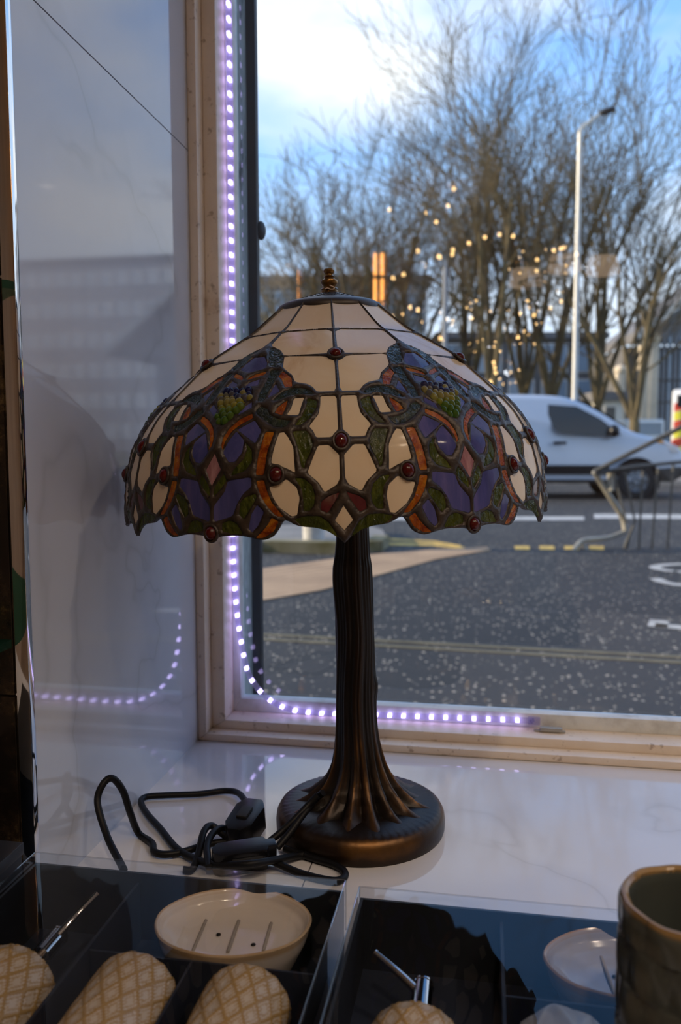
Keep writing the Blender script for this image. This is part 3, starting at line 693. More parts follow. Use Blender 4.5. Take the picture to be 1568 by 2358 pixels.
for axis, ((cu, cs), (ru, rs)) in JEWELS:
    rm = float(np.interp(cs / 1000, sgrid, rg))
    for sg_ in ((1,) if axis else (1, -1)):
        u = sg_ * cu; c = Vector(dome(np.array(u), np.array(cs / 1000), np.array(0.0012)).tolist())
        o1 = Vector(dome(np.array(u), np.array(cs / 1000), np.array(0.004)).tolist()); zc = (o1 - c).normalized()
        xc = Vector((math.cos(PHI0 + R(u)), math.sin(PHI0 + R(u)), 0)); xc = (xc - zc * xc.dot(zc)).normalized(); yc = zc.cross(xc)
        Mx = Matrix((xc, yc, zc)).transposed().to_4x4(); Mx.translation = c
        hx, hy = R(ru) * rm, rs / 1000
        g = G().ball((0, 0, 0), hx, hy, 0.0042, 20, 12, Mx); me = mesh('jewel', g.v, g.f, 'glass_jewel', True)
        ring = [Mx @ Vector((math.cos(q) * (hx + 0.0008), math.sin(q) * (hy + 0.0008), 0.0004)) for q in [2 * math.pi * i / 24 for i in range(25)]]
        g2 = G().tube(ring, 0.0013, 6, False); me2 = mesh('collar', g2.v, g2.f, 'lead_came', True)
        for k in range(6):
            link('jewel', me, shade, rot=(0, 0, R(60 * k))); link('collar', me2, shade, rot=(0, 0, R(60 * k)))
# vented cap and finial
capp = [(0.0430, 0.1125), (0.0458, 0.1118), (0.0474, 0.1132), (0.0479, 0.1158), (0.0472, 0.1185), (0.0450, 0.1212), (0.0395, 0.1238), (0.0350, 0.1248), (0.0335, 0.1262), (0.0330, 0.1270), (0.0250, 0.1318), (0.0180, 0.1364), (0.0110, 0.1410), (0.0085, 0.1430), (0.0002, 0.1432)]
cz = lambda z: z - 0.002 if z < 0.1238 else 0.1218 + (z - 0.1238) * 0.474
fz = lambda z: 0.1303 + (z - 0.1425) * 0.9
cap = G().lathe([(r_, cz(z_)) for r_, z_ in capp], 72).obj('cap', 'cap_bronze', lamp, smooth=True); cap.matrix_local = SM
hole = G()
for ri, (r_, z_, n_) in enumerate(((0.0295, 0.12915, 30), (0.0240, 0.13245, 26), (0.0190, 0.13575, 22), (0.0145, 0.1387, 18))):
    for j in range(n_):
        a = 2 * math.pi * (j + 0.5 * (ri % 2)) / n_; Mx = Matrix.Rotation(a, 4, 'Z') @ Matrix.Translation((r_, 0, cz(z_))) @ Matrix.Rotation(R(16), 4, 'Y')
        hole.prism([(0.0016, 0, -0.0002), (0, 0.0017 if ri < 2 else 0.0013, -0.0002), (-0.0016, 0, -0.0002), (0, -0.0017 if ri < 2 else -0.0013, -0.0002)], (0, 0, 0.0006), Mx)
ho = hole.obj('vent_holes', 'black_rubber', cap); ho['kind'] = 'stuff'
finp = [(0.0088, 0.1425), (0.0092, 0.1442), (0.0086, 0.1456), (0.0094, 0.1466), (0.0084, 0.1478), (0.0066, 0.1486), (0.0070, 0.1500), (0.0086, 0.1518), (0.0092, 0.1536), (0.0084, 0.1556), (0.0056, 0.1568), (0.0048, 0.1580), (0.0058, 0.1588), (0.0046, 0.1600), (0.0044, 0.1612), (0.0056, 0.1628), (0.0060, 0.1644), (0.0050, 0.1662), (0.0002, 0.1672)]
finp = [(r_ * 0.84, fz(z_)) for r_, z_ in finp]
fin = G().lathe(finp, 32).obj('finial', 'finial_brass', lamp, smooth=True); fin.matrix_local = SM
st = G().tube(spline([(x, y * 0.84, fz(z)) for x, y, z in ((0.0005, -0.0090, 0.1492), (0.002, -0.0098, 0.1482), (0.0042, -0.0098, 0.1468), (0.0035, -0.0100, 0.1452), (0.001, -0.0100, 0.1450), (-0.0016, -0.0098, 0.1464), (-0.004, -0.0092, 0.1456))], 5), 0.0006, 6).obj('string', 'string', lamp, smooth=True); st.matrix_local = SM
# inner stem with the socket cluster that carries the shade
topc = SM @ Vector((0, 0, 0.1150)); colt = Vector((0, 0, Htr)) + lean(Htr)
G().tube([colt - Vector((0, 0, 0.004)), colt + Vector((0, 0, 0.02)), topc.lerp(colt, 0.25), topc], [0.0138, 0.008, 0.006, 0.005], 16).obj('stem', 'cap_bronze', lamp, smooth=True)

# flex lying on the sill, its rocker switch and in-line box
def L(X, Y, z): return onz(200 + X / 2.529, 1750 + Y / 2.529, ZS + z)
def LY(X, Y, yy): return ony(200 + X / 2.529, 1750 + Y / 2.529, yy)
wires = [
    [LY(215, 640, 0.585), LY(195, 600, 0.60), LY(120, 450, 0.625), LY(62, 250, 0.64), LY(95, 140, 0.648), LY(150, 108, 0.655), LY(210, 180, 0.662), LY(250, 300, 0.668), L(300, 425, 0.0045), L(378, 482, 0.0045), L(392, 532, 0.0045), L(450, 550, 0.0045), L(560, 535, 0.0045), L(700, 492, 0.005), L(800, 476, 0.006), L(905, 470, 0.008)],
    [L(945, 275, 0.020), L(885, 195, 0.008), L(800, 180, 0.0045), L(650, 198, 0.0045), L(450, 206, 0.0045), L(345, 215, 0.0045), L(315, 245, 0.0045), L(350, 312, 0.0045), L(430, 402, 0.0045), L(520, 512, 0.0045), L(620, 572, 0.006), L(750, 610, 0.011), L(950, 605, 0.018), L(1100, 580, 0.012), L(1230, 556, 0.005), L(1330, 545, 0.004)],
    [L(560, 640, 0.004), L(615, 635, 0.004), L(652, 540, 0.010), L(680, 420, 0.018), L(725, 383, 0.018), L(790, 430, 0.012), L(880, 490, 0.008), L(905, 500, 0.009)],
    [L(712, 625, 0.010), L(700, 500, 0.014), L(740, 420, 0.017), L(795, 398, 0.015), L(840, 440, 0.010), L(870, 480, 0.008)],
    [L(1080, 590, 0.008), L(1250, 662, 0.004), L(1420, 702, 0.004), L(1488, 692, 0.004), L(1502, 655, 0.004), L(1445, 612, 0.004), L(1300, 566, 0.004), L(1150, 515, 0.005)],
    [L(1110, 510, 0.012), L(1180, 425, 0.020), L(1250, 330, 0.029), L(1330, 230, 0.038), L(1375, 190, 0.046)],
    [L(1050, 485, 0.012), L(1130, 420, 0.018), L(1210, 345, 0.027), L(1290, 262, 0.036), L(1345, 205, 0.044)],
]
for w_ in wires:
    G().tube([p_ - BASE for p_ in spline(w_, 8)], 0.0031, 10).obj('flex', 'cable', lamp, smooth=True)
def along_box(a, b, w, h, roll=0.0):
    ex = (b - a).normalized(); ez = Vector((0, 0, 1)); ez = (ez - ex * ez.dot(ex)).normalized(); ey = ez.cross(ex)
    Mx = Matrix((ex, ey, ez)).transposed().to_4x4() @ Matrix.Rotation(roll, 4, 'X'); Mx.translation = (a + b) / 2 - BASE; return Mx, (b - a).length
a, b = L(860, 470, 0.012), L(985, 285, 0.020)
Mx, ln_ = along_box(a, b, 0.028, 0.02)
g = G(); h_ = ln_ / 2; o_ = [(-h_, -0.006), (-h_ * 0.6, -0.013), (h_ * 0.55, -0.014), (h_, -0.008), (h_, 0.008), (h_ * 0.55, 0.014), (-h_ * 0.6, 0.013), (-h_, 0.006)]
g.prism([(x, y, -0.0115) for x, y in o_], (0, 0, 0.023), Mx); sw = g.obj('rocker_switch', 'black_plastic', lamp, bevel=0.0022)
G().box((-0.008, -0.005, 0.0112), (0.008, 0.005, 0.0140), Mx).obj('rocker', 'black_rubber', sw, bevel=0.001)
a, b = L(730, 590, 0.012), L(1100, 535, 0.012)
Mx, ln_ = along_box(a, b, 0.02, 0.02, R(8)); h_ = ln_ / 2
g = G(); o_ = [(-h_, -0.004), (-h_ * 0.8, -0.0095), (h_ * 0.65, -0.0105), (h_ * 0.72, -0.006), (h_, -0.0055), (h_, 0.0055), (h_ * 0.72, 0.006), (h_ * 0.65, 0.0105), (-h_ * 0.8, 0.0095), (-h_, 0.004)]
g.prism([(x, y, -0.0085) for x, y in o_], (0, 0, 0.019), Mx); ib_ = g.obj('in_line_box', 'black_plastic', lamp, bevel=0.0018)
G().box((-h_ * 0.45, -0.0112, -0.005), (h_ * 0.5, -0.0100, 0.006), Mx).obj('box_label', 'black_rubber', ib_, bevel=0.0004)

# ------------------------------------------------------------------ boxed bathroom sets on the sill
ZB = ZS + 0.065
def gift_box(x0, x1, y0, y1, label, walls):
    t = empty('gift_box', ((x0 + x1) / 2, (y0 + y1) / 2, ZS), label, 'box', 'boxed bathroom sets')
    w = 0.002; lo = sub(t)
    G().box((x0, y0, ZS + 0.0003), (x1, y1, ZS + 0.003)).obj('base', 'black_card', t, loc=lo)
    h = ZS + 0.058
    for a, b in (((x0, y0), (x1, y0 + w)), ((x0, y1 - w), (x1, y1)), ((x0, y0 + w), (x0 + w, y1 - w)), ((x1 - w, y0 + w), (x1, y1 - w))):
        G().box((*a, ZS + 0.003), (*b, h)).obj('side', 'black_card', t, loc=lo)
    G().box((x0 + w, y0 + w, ZS + 0.003), (x1 - w, y1 - w, ZS + 0.0095)).obj('insert', 'insert_card', t, loc=lo)
    for (ax, ay), (bx, by), zh in walls:
        G().box((ax, ay, ZS + 0.0095), (bx, by, ZS + zh)).obj('divider', 'insert_card', t, loc=lo)
    # clear lid: top sheet with a folded rim on the four sides
    g = G(); e = 0.0008; q = [(x0 - e, y0 - e), (x1 + e, y0 - e), (x1 + e, y1 + e), (x0 - e, y1 + e)]
    vs = [(*p_, ZB) for p_ in q] + [(*p_, ZS + 0.030) for p_ in q]
    g.add(vs, [(0, 1, 2, 3)] + [(i, 4 + i, 4 + (i + 1) % 4, (i + 1) % 4) for i in range(4)])
    g.obj('clear_lid', 'acetate', t, loc=lo)
    # creased corner strips of the lid
    c = G()
    for i in range(4):
        a, b = Vector((*q[i], ZB)), Vector((*q[(i + 1) % 4], ZB)); c.tube([a, b], 0.0005, 5)
        c.tube([Vector((*q[i], ZS + 0.030)), a], 0.0005, 5)
    c.obj('lid_crease', 'acetate', t, loc=lo)
    return t
LB = (-0.316, -0.0905, 0.315, 0.5265); RB = (-0.0785, 0.165, 0.315, 0.5205)
gift_box(*LB, 'black box under a clear lid holding the cream soap dish and diamond-patterned ceramics',
         (((-0.2375, 0.318), (-0.2355, 0.524), 0.052), ((-0.2355, 0.4480), (-0.0925, 0.4495), 0.050), ((-0.1705, 0.318), (-0.1690, 0.4480), 0.050)))
gift_box(*RB, 'black box under a clear lid holding the grey soap dish and grey tumbler',
         (((0.0125, 0.318), (0.0145, 0.518), 0.052), ((0.0145, 0.4480), (0.163, 0.4495), 0.050)))
# edge of a third box in front of the bronze tiles
p = onz(50, 1940, ZS + 0.075)
t = empty('black_box', (p.x - 0.07, p.y - 0.07, ZS), 'closed black card box in front of the bronze tiles', 'box')
G().box((-0.07, -0.07, 0.0003), (0.07, 0.07, 0.066)).obj('body', 'black_card', t, bevel=0.0012)
G().box((-0.0712, -0.0712, 0.0662), (0.0712, 0.0712, 0.075)).obj('lid', 'black_card', t, bevel=0.0012)

def diamond(a, zz, na, pz):
    """relief of nested lozenges; a = angle turns 0..1, zz metres"""
    p_, q_ = a * na + zz / pz, a * na - zz / pz
    d_ = max(abs(p_ % 1 - 0.5), abs(q_ % 1 - 0.5)) * 2
    return d_
def lozenge_relief(d_):
    if d_ > 0.80: return 0.9, 0.0009
    if d_ > 0.62: return 0.15, 0.0002
    if d_ > 0.40: return 0.55, 0.0006
    return 0.1, 0.0003
def lying(cx, y_end, cz, toward=-1):
    """matrix for a turned body lying along Y with its base at y_end"""
    Mx = Matrix(((1, 0, 0, cx), (0, 0, -1, y_end), (0, 1, 0, cz), (0, 0, 0, 1)))
    return Mx
def ceramic_body(name, mat, prof, Mx, parent, na, pz, facet=False, n=160):
    pr = []
    for (r0, z0), (r1, z1) in zip(prof[:-1], prof[1:]):
        k = max(1, int(math.hypot(r1 - r0, z1 - z0) / 0.0009))
        pr += [(r0 + (r1 - r0) * j / k, z0 + (z1 - z0) * j / k) for j in range(k)]
    pr.append(prof[-1])
    rmax = max(r for r, z in prof)
    def fn(a, i, r, z):
        if r < rmax * 0.86: return r, z, 0.0 if r < rmax * 0.6 else 0.35
        if facet:
            d_ = diamond(a / (2 * math.pi), z, na, pz); return r - 0.0022 * (1 - d_) ** 0.8 + 0.0008, z, 0.75 * sm(0.75, 1.0, d_) * 0.5 + 0.2 * d_
        w_, h_ = lozenge_relief(diamond(a / (2 * math.pi), z, na, pz)); return r + h_, z, w_
    return G().lathe(pr, n, Mx, fn).obj(name, mat, parent, smooth=True, attr='relief')
def cup_prof(r, h, rb=0.004, open_end=True):
    p_ = [(0.0003, 0.0), (r * 0.80, 0.0), (r * 0.93, 0.0018), (r * 0.985, 0.005), (r, 0.010), (r, h - 0.002), (r - 0.001, h)]
    if open_end: p_ += [(r - 0.003, h - 0.001), (r - 0.0036, h - 0.008), (r - 0.004, 0.008), (0.0003, 0.006)]
    return p_
zc = ZS + 0.0100 + 0.0268
tum = [(-0.1985, 0.4370, 'ceramic_diamond', 0.0258, False, 'cream tumbler with tan diamond relief lying beside the soap dispenser'), (-0.1310, 0.4370, 'ceramic_diamond', 0.0258, False, 'cream tumbler with tan diamond relief lying at the right side of its box'),
       (0.0440, 0.4330, 'ceramic_grey', 0.0255, True, 'pale grey faceted tumbler lying below the grey soap dish')]
for cx, ye, mt, r_, fc, lb in tum:
    t = empty('tumbler', (cx, ye, zc - 0.0268), lb, 'tumbler', 'tumblers in the boxes'); T = Matrix.Translation(sub(t))
    ceramic_body('body', mt, cup_prof(r_, 0.098), T @ lying(cx, ye, zc), t, 15 if not fc else 7, 0.0205 if not fc else 0.045, fc)

def dispenser(cx, ye, mt, r_, label, px_collar, px_head, px_tip, lift, fc=False):
    t = empty('soap_dispenser', (cx, ye, ZS + 0.0097), label, 'dispenser', 'soap dispensers in the boxes'); lo = sub(t); T = Matrix.Translation(lo)
    c_ = ZS + 0.0098 + r_ + 0.001
    pr = [(0.0003, 0.006), (0.0105, 0.006), (0.0115, 0.0), (0.0150, 0.0005), (r_ * 0.74, 0.0028), (r_ * 0.92, 0.0075), (r_, 0.016), (r_, 0.100), (r_ - 0.003, 0.104), (0.0003, 0.104)]
    ceramic_body('bottle', mt, pr, T @ lying(cx, ye, c_), t, 14, 0.0225, False)
    neck = Vector((cx, ye - 0.001, c_))
    G().lathe([(0.0002, -0.002), (0.0102, -0.002), (0.0102, 0.001), (0.0088, 0.0012), (0.0088, 0.010), (0.0080, 0.0115), (0.0002, 0.0118)], 32, T @ Matrix.Translation(neck) @ Matrix.Rotation(R(-90), 4, 'X')).obj('collar', 'chrome', t, smooth=True)
    h0 = neck + Vector((0, 0.011, 0)); h1 = neck + Vector((0, 0.042, 0.0))
    G().tube([lo + h0, lo + h0 + (h1 - h0) * 0.35], 0.0035, 16).obj('pump_rod', 'chrome', t, smooth=True)
    g = G().tube([lo + h0.lerp(h1, 0.3), lo + h1], 0.0064, 20); g.tube([lo + h1, lo + h1 + Vector((0, 0.0012, 0))], 0.0068, 20)
    g.obj('pump_head', 'chrome', t, smooth=True)
    tip = px_tip
    mid = h1.lerp(tip, 0.45) + Vector((0, 0, 0.0015)); s0 = h0.lerp(h1, 0.75)
    g = G().tube([lo + p_ for p_ in spline([s0, s0.lerp(tip, 0.5) + Vector((0, 0, 0.0008)), tip], 6)], [0.0030 - 0.0010 * i / 12 for i in range(13)], 12)
    g.tube([lo + tip, lo + tip + (tip - s0).normalized() * 0.001], 0.0023, 12); g.obj('spout', 'chrome', t, smooth=True)
    return t
dispenser(-0.2720, 0.4350, 'ceramic_diamond', 0.0268, 'soap dispenser of cream diamond-relief ceramic with chrome pump', None, None, onz(222, 2060, ZS + 0.056), 0)
dispenser(-0.0330, 0.4250, 'ceramic_diamond', 0.0268, 'soap dispenser in the box with the grey soap dish', None, None, onz(866, 2196, ZS + 0.050), 0)

def soap_dish(cx, cy, ax_, ay_, rz, mt, label, slots):
    t = empty('soap_dish', (cx, cy, ZS + 0.0097), label, 'soap dish', 'soap dishes in the boxes', rz=rz)
    H = 0.0430; n = 72
    # profile: scale factor of the oval, height
    pr = [(0.0003, 0.0), (0.55, 0.0), (0.62, 0.002), (0.78, 0.016), (0.93, 0.031), (0.985, H - 0.003), (1.0, H), (0.985, H + 0.0012), (0.955, H + 0.0002), (0.90, H - 0.005), (0.78, H - 0.0085), (0.55, H - 0.0105), (0.30, H - 0.0112), (0.0003, H - 0.0113)]
    pr2 = []
    for (a, z0), (b, z1) in zip(pr[:-1], pr[1:]): pr2 += [(a + (b - a) * j / 4, z0 + (z1 - z0) * j / 4) for j in range(4)]
    pr2.append(pr[-1]); Mx = Matrix.Diagonal((ax_, ay_, 1, 1))
    def fn(a, i, r, z): return r * (1 + 0.006 * math.sin(7 * a) * (r > 0.6)), z, (0.95 if r > 0.965 and z > H - 0.004 else 0.62 if r > 0.93 and z > H - 0.006 else 0.25)
    G().lathe(pr2, n, Mx, fn).obj('dish', mt, t, smooth=True, attr='relief')
    for sx, sl_ in slots:
        a, b = Vector((sx - sl_ * 0.05, -sl_, H - 0.0101)), Vector((sx + sl_ * 0.05, sl_, H - 0.0101))
        G().tube([a, b], 0.0011, 8, True, 0.9).obj('drain_slot', 'grout', t, smooth=True)
    if len(slots) > 1:
        for hx, hy in ((-0.010, 0.002), (0.014, -0.008)):
            G().ball((hx, hy, H - 0.0106), 0.0016, 0.0016, 0.0008, 12, 6).obj('drain_hole', 'cable', t, smooth=True)
    return t
soap_dish(-0.1565, 0.4885, 0.0505, 0.0380, R(8), 'ceramic_dish', 'cream oval soap dish with drain slots', ((-0.022, 0.017), (0.0, 0.017), (0.022, 0.015)))
soap_dish(0.0895, 0.4880, 0.0525, 0.0375 * 0.92, R(8), 'ceramic_dish_grey', 'lilac-grey oval soap dish with a tan rim', ((-0.014, 0.020), (0.016, 0.018)))

# tall cup standing on the right box
cc = Vector((0.0990, 0.3930, ZB + 0.0009))
t = empty('ceramic_cup', cc, 'dark grey-green ceramic cup with brown rim standing on the right-hand box', 'cup')
Hc = ZS + 0.145 - ZB; rc = 0.0338
cp = [(0.0003, 0.0), (0.027, 0.0), (0.0310, 0.002), (0.0330, 0.007), (rc, 0.016), (rc, Hc - 0.006), (rc - 0.0004, Hc - 0.0016), (rc - 0.0012, Hc), (rc - 0.0026, Hc + 0.0002), (rc - 0.0042, Hc - 0.001), (rc - 0.0050, Hc - 0.006), (rc - 0.0054, 0.012), (rc - 0.010, 0.006), (0.0003, 0.005)]
pr = []
for (r0, z0), (r1, z1) in zip(cp[:-1], cp[1:]):
    k = max(1, int(math.hypot(r1 - r0, z1 - z0) / 0.0011)); pr += [(r0 + (r1 - r0) * j / k, z0 + (z1 - z0) * j / k) for j in range(k)]
pr.append(cp[-1])
outer = sum(1 for r_, z_ in pr[:next(i for i, q in enumerate(pr) if q[1] >= Hc)])
def cup_fn(a, i, r, z):
    if i > outer + 3: return r * (1 + 0.002 * math.sin(9 * a)), z + 0.0002 * math.sin(11 * a) * (z > Hc - 0.004), 0.95 if z > Hc - 0.002 else 0.15
    if z < 0.003: return r, z, 0.2
    c_ = a / (2 * math.pi) * 9; rw = z / 0.021; k = math.floor(rw); fu = (c_ + 0.5 * (k % 2)) % 1 - 0.5; fv = rw - k
    petal = max(0.0, 1 - (abs(fu) * 2) ** 2 - (fv - 0.45) ** 2 * 1.5)
    rim_ = sm(Hc - 0.004, Hc - 0.001, z)
    return r + (0.0016 * petal - 0.0006) * (1 - rim_), z + 0.0003 * math.sin(9 * a) * rim_, min(1, 0.30 * petal + 0.15 + 0.55 * sm(0.10, 0.0, abs(petal - 0.12)) * 0.6 + 0.8 * rim_)
G().lathe(pr, 144, None, cup_fn).obj('body', 'ceramic_cup', t, smooth=True, attr='relief')

# ------------------------------------------------------------------ the street
tag(G().add([(-90, 1.06, 0), (120, 1.06, 0), (120, 140, 0), (-90, 140, 0)], [(0, 1, 2, 3)]).obj('road', 'asphalt'), 'dark speckled asphalt road', kind='structure')
def quad_slab(name, pts, h, mat, label=None, parent=None, kind='structure', z=0.0):
    g = G().prism([(p_[0], p_[1], z) for p_ in pts], (0, 0, h)); o = g.obj(name, mat, parent)
    if label: tag(o, label, kind=kind)
    return o
def gnd(x, y): p_ = onz(x, y, 0.0); return (p_.x, p_.y)
# double yellow lines near the shop
dy = empty('trim_3', (0, 3.9, 0), 'pair of faded yellow lines painted along the near road edge', kind='structure')
for y0 in (4.03, 3.93):
    quad_slab('painted_line', [(-14, y0 - 0.02 + 0.84), (14, y0 - 0.02 - 0.84), (14, y0 + 0.02 - 0.84), (-14, y0 + 0.02 + 0.84)], 0.004, 'faded_yellow', parent=dy).location = -Vector(dy.location)
# buff crossing strip of paving rows
A0, A1, B0, B1 = Vector((-1.722, 6.257, 0)), Vector((-0.064, 7.62, 0)), Vector((-1.369, 4.965, 0)), Vector((-0.30, 7.20, 0))
far_l, near_l = [gnd(x, y) for x, y in ((480, 1335), (605, 1312), (760, 1290), (880, 1277), (1000, 1268), (1120, 1262))], [gnd(x, y) for x, y in ((480, 1412), (605, 1386), (740, 1362), (860, 1330), (1000, 1291), (1130, 1268))]
pv = empty('trim_4', (-1.0, 6.5, 0), 'buff paved crossing strip tapering across the road', kind='structure')
NR = 9
for k in range(NR):
    f0, f1 = (k + 0.06) / NR, (k + 0.94) / NR
    a = [tuple(Vector(n_).lerp(Vector(f_), f0)) for n_, f_ in zip(near_l, far_l)]; b = [tuple(Vector(n_).lerp(Vector(f_), f1)) for n_, f_ in zip(near_l, far_l)]
    for i in range(len(a) - 1):
        quad_slab('paving_block', [a[i], a[i + 1], b[i + 1], b[i]], 0.012, 'buff_paving', parent=pv).location = -Vector(pv.location)
# traffic island with a mossy kerb and bollard
isl = empty('trim_5', (-2, 8, 0), 'traffic island with mossy kerb stones', kind='structure')
ia = [gnd(x, y) for x, y in ((330, 1272), (605, 1272), (800, 1276), (875, 1270), (892, 1258))]; ib = [gnd(x, y) for x, y in ((330, 1226), (605, 1227), (800, 1226), (850, 1228), (880, 1238))]
quad_slab('island_top', ia + ib[::-1], 0.085, 'pavement', parent=isl).location = -Vector(isl.location)
for i in range(4):
    a, b = Vector((*ia[i], 0)), Vector((*ia[i + 1], 0)); m = max(1, int((b - a).length / 0.9))
    for j in range(m):
        p_, q_ = a.lerp(b, (j + 0.01) / m), a.lerp(b, (j + 0.99) / m); n_ = Vector((-(b - a).y, (b - a).x, 0)).normalized()
        quad_slab('kerb_stone', [tuple((p_ - n_ * 0.02).xy), tuple((q_ - n_ * 0.02).xy), tuple((q_ + n_ * 0.13).xy), tuple((p_ + n_ * 0.13).xy)], 0.105, 'mossy_kerb', parent=isl).location = -Vector(isl.location)
pb = onz(722, 1243, 0.085)
t = empty('bollard', (pb.x, pb.y, 0.085), 'pale round bollard on the traffic island', 'bollard')
G().lathe([(0.10, 0.0), (0.10, 0.82), (0.085, 0.90), (0.04, 0.94), (0.0005, 0.945)], 24).obj('post', 'white_paint', t, smooth=True)
G().lathe([(0.104, 0.62), (0.104, 0.72), (0.10, 0.72)], 24).obj('band', 'black_rubber', t, smooth=True)
# paint on the road
def stripe(name, px, mat, label):
    o = quad_slab(name, [gnd(*q) for q in px], 0.004, mat, label, kind='structure'); return o
yl = empty('trim_6', (0, 8, 0), 'yellow edge lines painted beside the island', kind='structure')
for px in (((892, 1250), (1000, 1252), (1070, 1261), (1068, 1264), (1000, 1257), (892, 1256)), ((892, 1240), (1000, 1246), (1062, 1257), (1060, 1259), (1000, 1249), (892, 1244))):
    quad_slab('painted_line', [gnd(*q) for q in px], 0.004, 'yellow_paint', parent=yl).location = -Vector(yl.location)
for x0 in (1186, 1243, 1300, 1357):
    quad_slab('painted_dash', [gnd(*q) for q in ((x0, 1266), (x0 + 34, 1266.5), (x0 + 33, 1258), (x0 - 1, 1257.5))], 0.004, 'yellow_paint', parent=yl).location = -Vector(yl.location)
wl2 = empty('trim_7', (1, 11, 0), 'white lane lines painted across the far lane', kind='structure')
for px in (((1180, 1198), (1345, 1198), (1345, 1190), (1180, 1190)), ((1368, 1194), (1700, 1196), (1700, 1186), (1368, 1184)), ((700, 1198), (1140, 1198), (1140, 1190), (700, 1190))):
    quad_slab('painted_line', [gnd(*q) for q in px], 0.004, 'white_paint', parent=wl2).location = -Vector(wl2.location)
# white letters painted on the road, read from the far side
lt = empty('trim_8', (1.5, 5.5, 0), 'white letters painted on the near lane', kind='structure')
def painted(pts, w, name='painted_letter'):
    P = [Vector((*gnd(*q), 0)) for q in pts]; P = spline(P, 5) if len(P) > 2 else P; l_, r_ = [], []
    for i, p_ in enumerate(P):
        d_ = (P[min(i + 1, len(P) - 1)] - P[max(0, i - 1)]).normalized(); n_ = Vector((-d_.y, d_.x, 0)) * w; l_.append(p_ + n_); r_.append(p_ - n_)
    g = G(); n = len(P)
    g.add([(p_.x, p_.y, 0.0045) for p_ in l_ + r_], [(i, i + 1, n + i + 1, n + i) for i in range(n - 1)]); g.obj(name, 'white_paint', lt, loc=-Vector(lt.location))
painted([(1640, 1302), (1568, 1300), (1520, 1303), (1508, 1308), (1530, 1314), (1550, 1316)], 0.045)
painted([(1508, 1333), (1530, 1342), (1568, 1348), (1610, 1342), (1625, 1328), (1600, 1318), (1560, 1318)], 0.045)
painted([(1508, 1441), (1568, 1446), (1660, 1452)], 0.05); painted([(1514, 1445), (1518, 1430)], 0.05)
# far side: verge and pavement
tag(G().box((-60, 19.5, 0.0), (90, 24.0, 0.10)).obj('pavement', 'pavement'), 'grey pavement across the road', kind='structure')
tag(G().box((-60, 24.0, 0.0), (90, 60.0, 0.14)).obj('lawn', 'grass'), 'grass under the bare trees', kind='structure')

# bent pedestrian guard rail
gr = empty('guard_rail', (1.6, 7.7, 0), 'bent and crumpled metal guard rail at the road edge', 'railing'); lo = sub(gr)
def gp_(x, y, d_): return atd(x, y, d_)
def rail(name, pts, r_, sp=True, n=8, mt='rail_metal'):
    P = [lo + gp_(*q) for q in pts]; G().tube(spline(P, 6) if sp and len(P) > 2 else P, r_, n).obj(name, mt, gr, smooth=True)
rail('top_rail', [(1368, 1086, 7.6), (1470, 1034, 7.5), (1580, 978, 7.4), (1700, 918, 7.3)], 0.022, False, 8, 'rail_dark')
rail('middle_rail', [(1370, 1092, 7.6), (1440, 1078, 7.6), (1568, 1064, 7.6), (1720, 1052, 7.6)], 0.018, True, 8, 'rail_dark')
rail('end_post', [(1368, 1086, 7.6), (1384, 1112, 7.65), (1408, 1150, 7.7), (1432, 1190, 7.75), (1440, 1222, 7.75)], 0.026)
rail('folded_foot', [(1440, 1224, 7.75), (1400, 1238, 7.7), (1345, 1244, 7.65), (1328, 1258, 7.6), (1318, 1277, 7.55)], 0.022)
rail('foot_brace', [(1340, 1254, 7.65), (1352, 1266, 7.6), (1362, 1274, 7.6)], 0.016)
rail('bottom_rail', [(1358, 1275, 7.62), (1430, 1279, 7.6), (1500, 1277, 7.6), (1568, 1268, 7.6), (1720, 1262, 7.6)], 0.024, True, 8, 'rail_dark')
rail('short_post', [(1405, 1085, 7.65), (1407, 1130, 7.65)], 0.030, False)
for x0, y0, x1, y1 in ((1412, 1085, 1443, 1205), (1440, 1090, 1462, 1200), (1462, 1200, 1430, 1278), (1480, 1084, 1470, 1276), (1452, 1222, 1440, 1278), (1515, 1078, 1500, 1276), (1550, 1070, 1536, 1272), (1590, 1066, 1580, 1268), (1630, 1062, 1622, 1268)):
    rail('baluster', [(x0, y0, 7.62), (x1, y1, 7.62)], 0.011, False, 6, 'rail_dark')

# lamp post
pl = atd(1322, 945, 20.5)
lp = empty('street_lamp', (pl.x, pl.y, 0.10), 'tall galvanised street lamp with a dark head beyond the van', 'street lamp'); lo = sub(lp)
top = atd(1332, 305, 20.5); foot_ = Vector((pl.x, pl.y, 0.10))
base_ = foot_.lerp(Vector((foot_.x, foot_.y, top.z)), 1.0)
G().tube([lo + foot_, lo + Vector((foot_.x, foot_.y, 1.6)), lo + Vector((foot_.x, foot_.y, 1.65)), lo + base_], [0.10, 0.10, 0.07, 0.055], 14).obj('column', 'galvanised', lp, smooth=True)
arm_end = base_ + Vector((0.46, 0.08, 0.42))
G().tube([lo + base_, lo + base_ + Vector((0.03, 0.0, 0.10)), lo + arm_end], [0.055, 0.055, 0.04], 10).obj('arm', 'galvanised', lp, smooth=True)
hd = G().ball((0, 0, 0), 0.21, 0.11, 0.075, 18, 10, Matrix.Translation(lo + arm_end + Vector((0.16, 0.0, 0.06))) @ Matrix.Rotation(R(-14), 4, 'Y'))
hd.obj('lantern', 'black_rubber', lp, smooth=True)
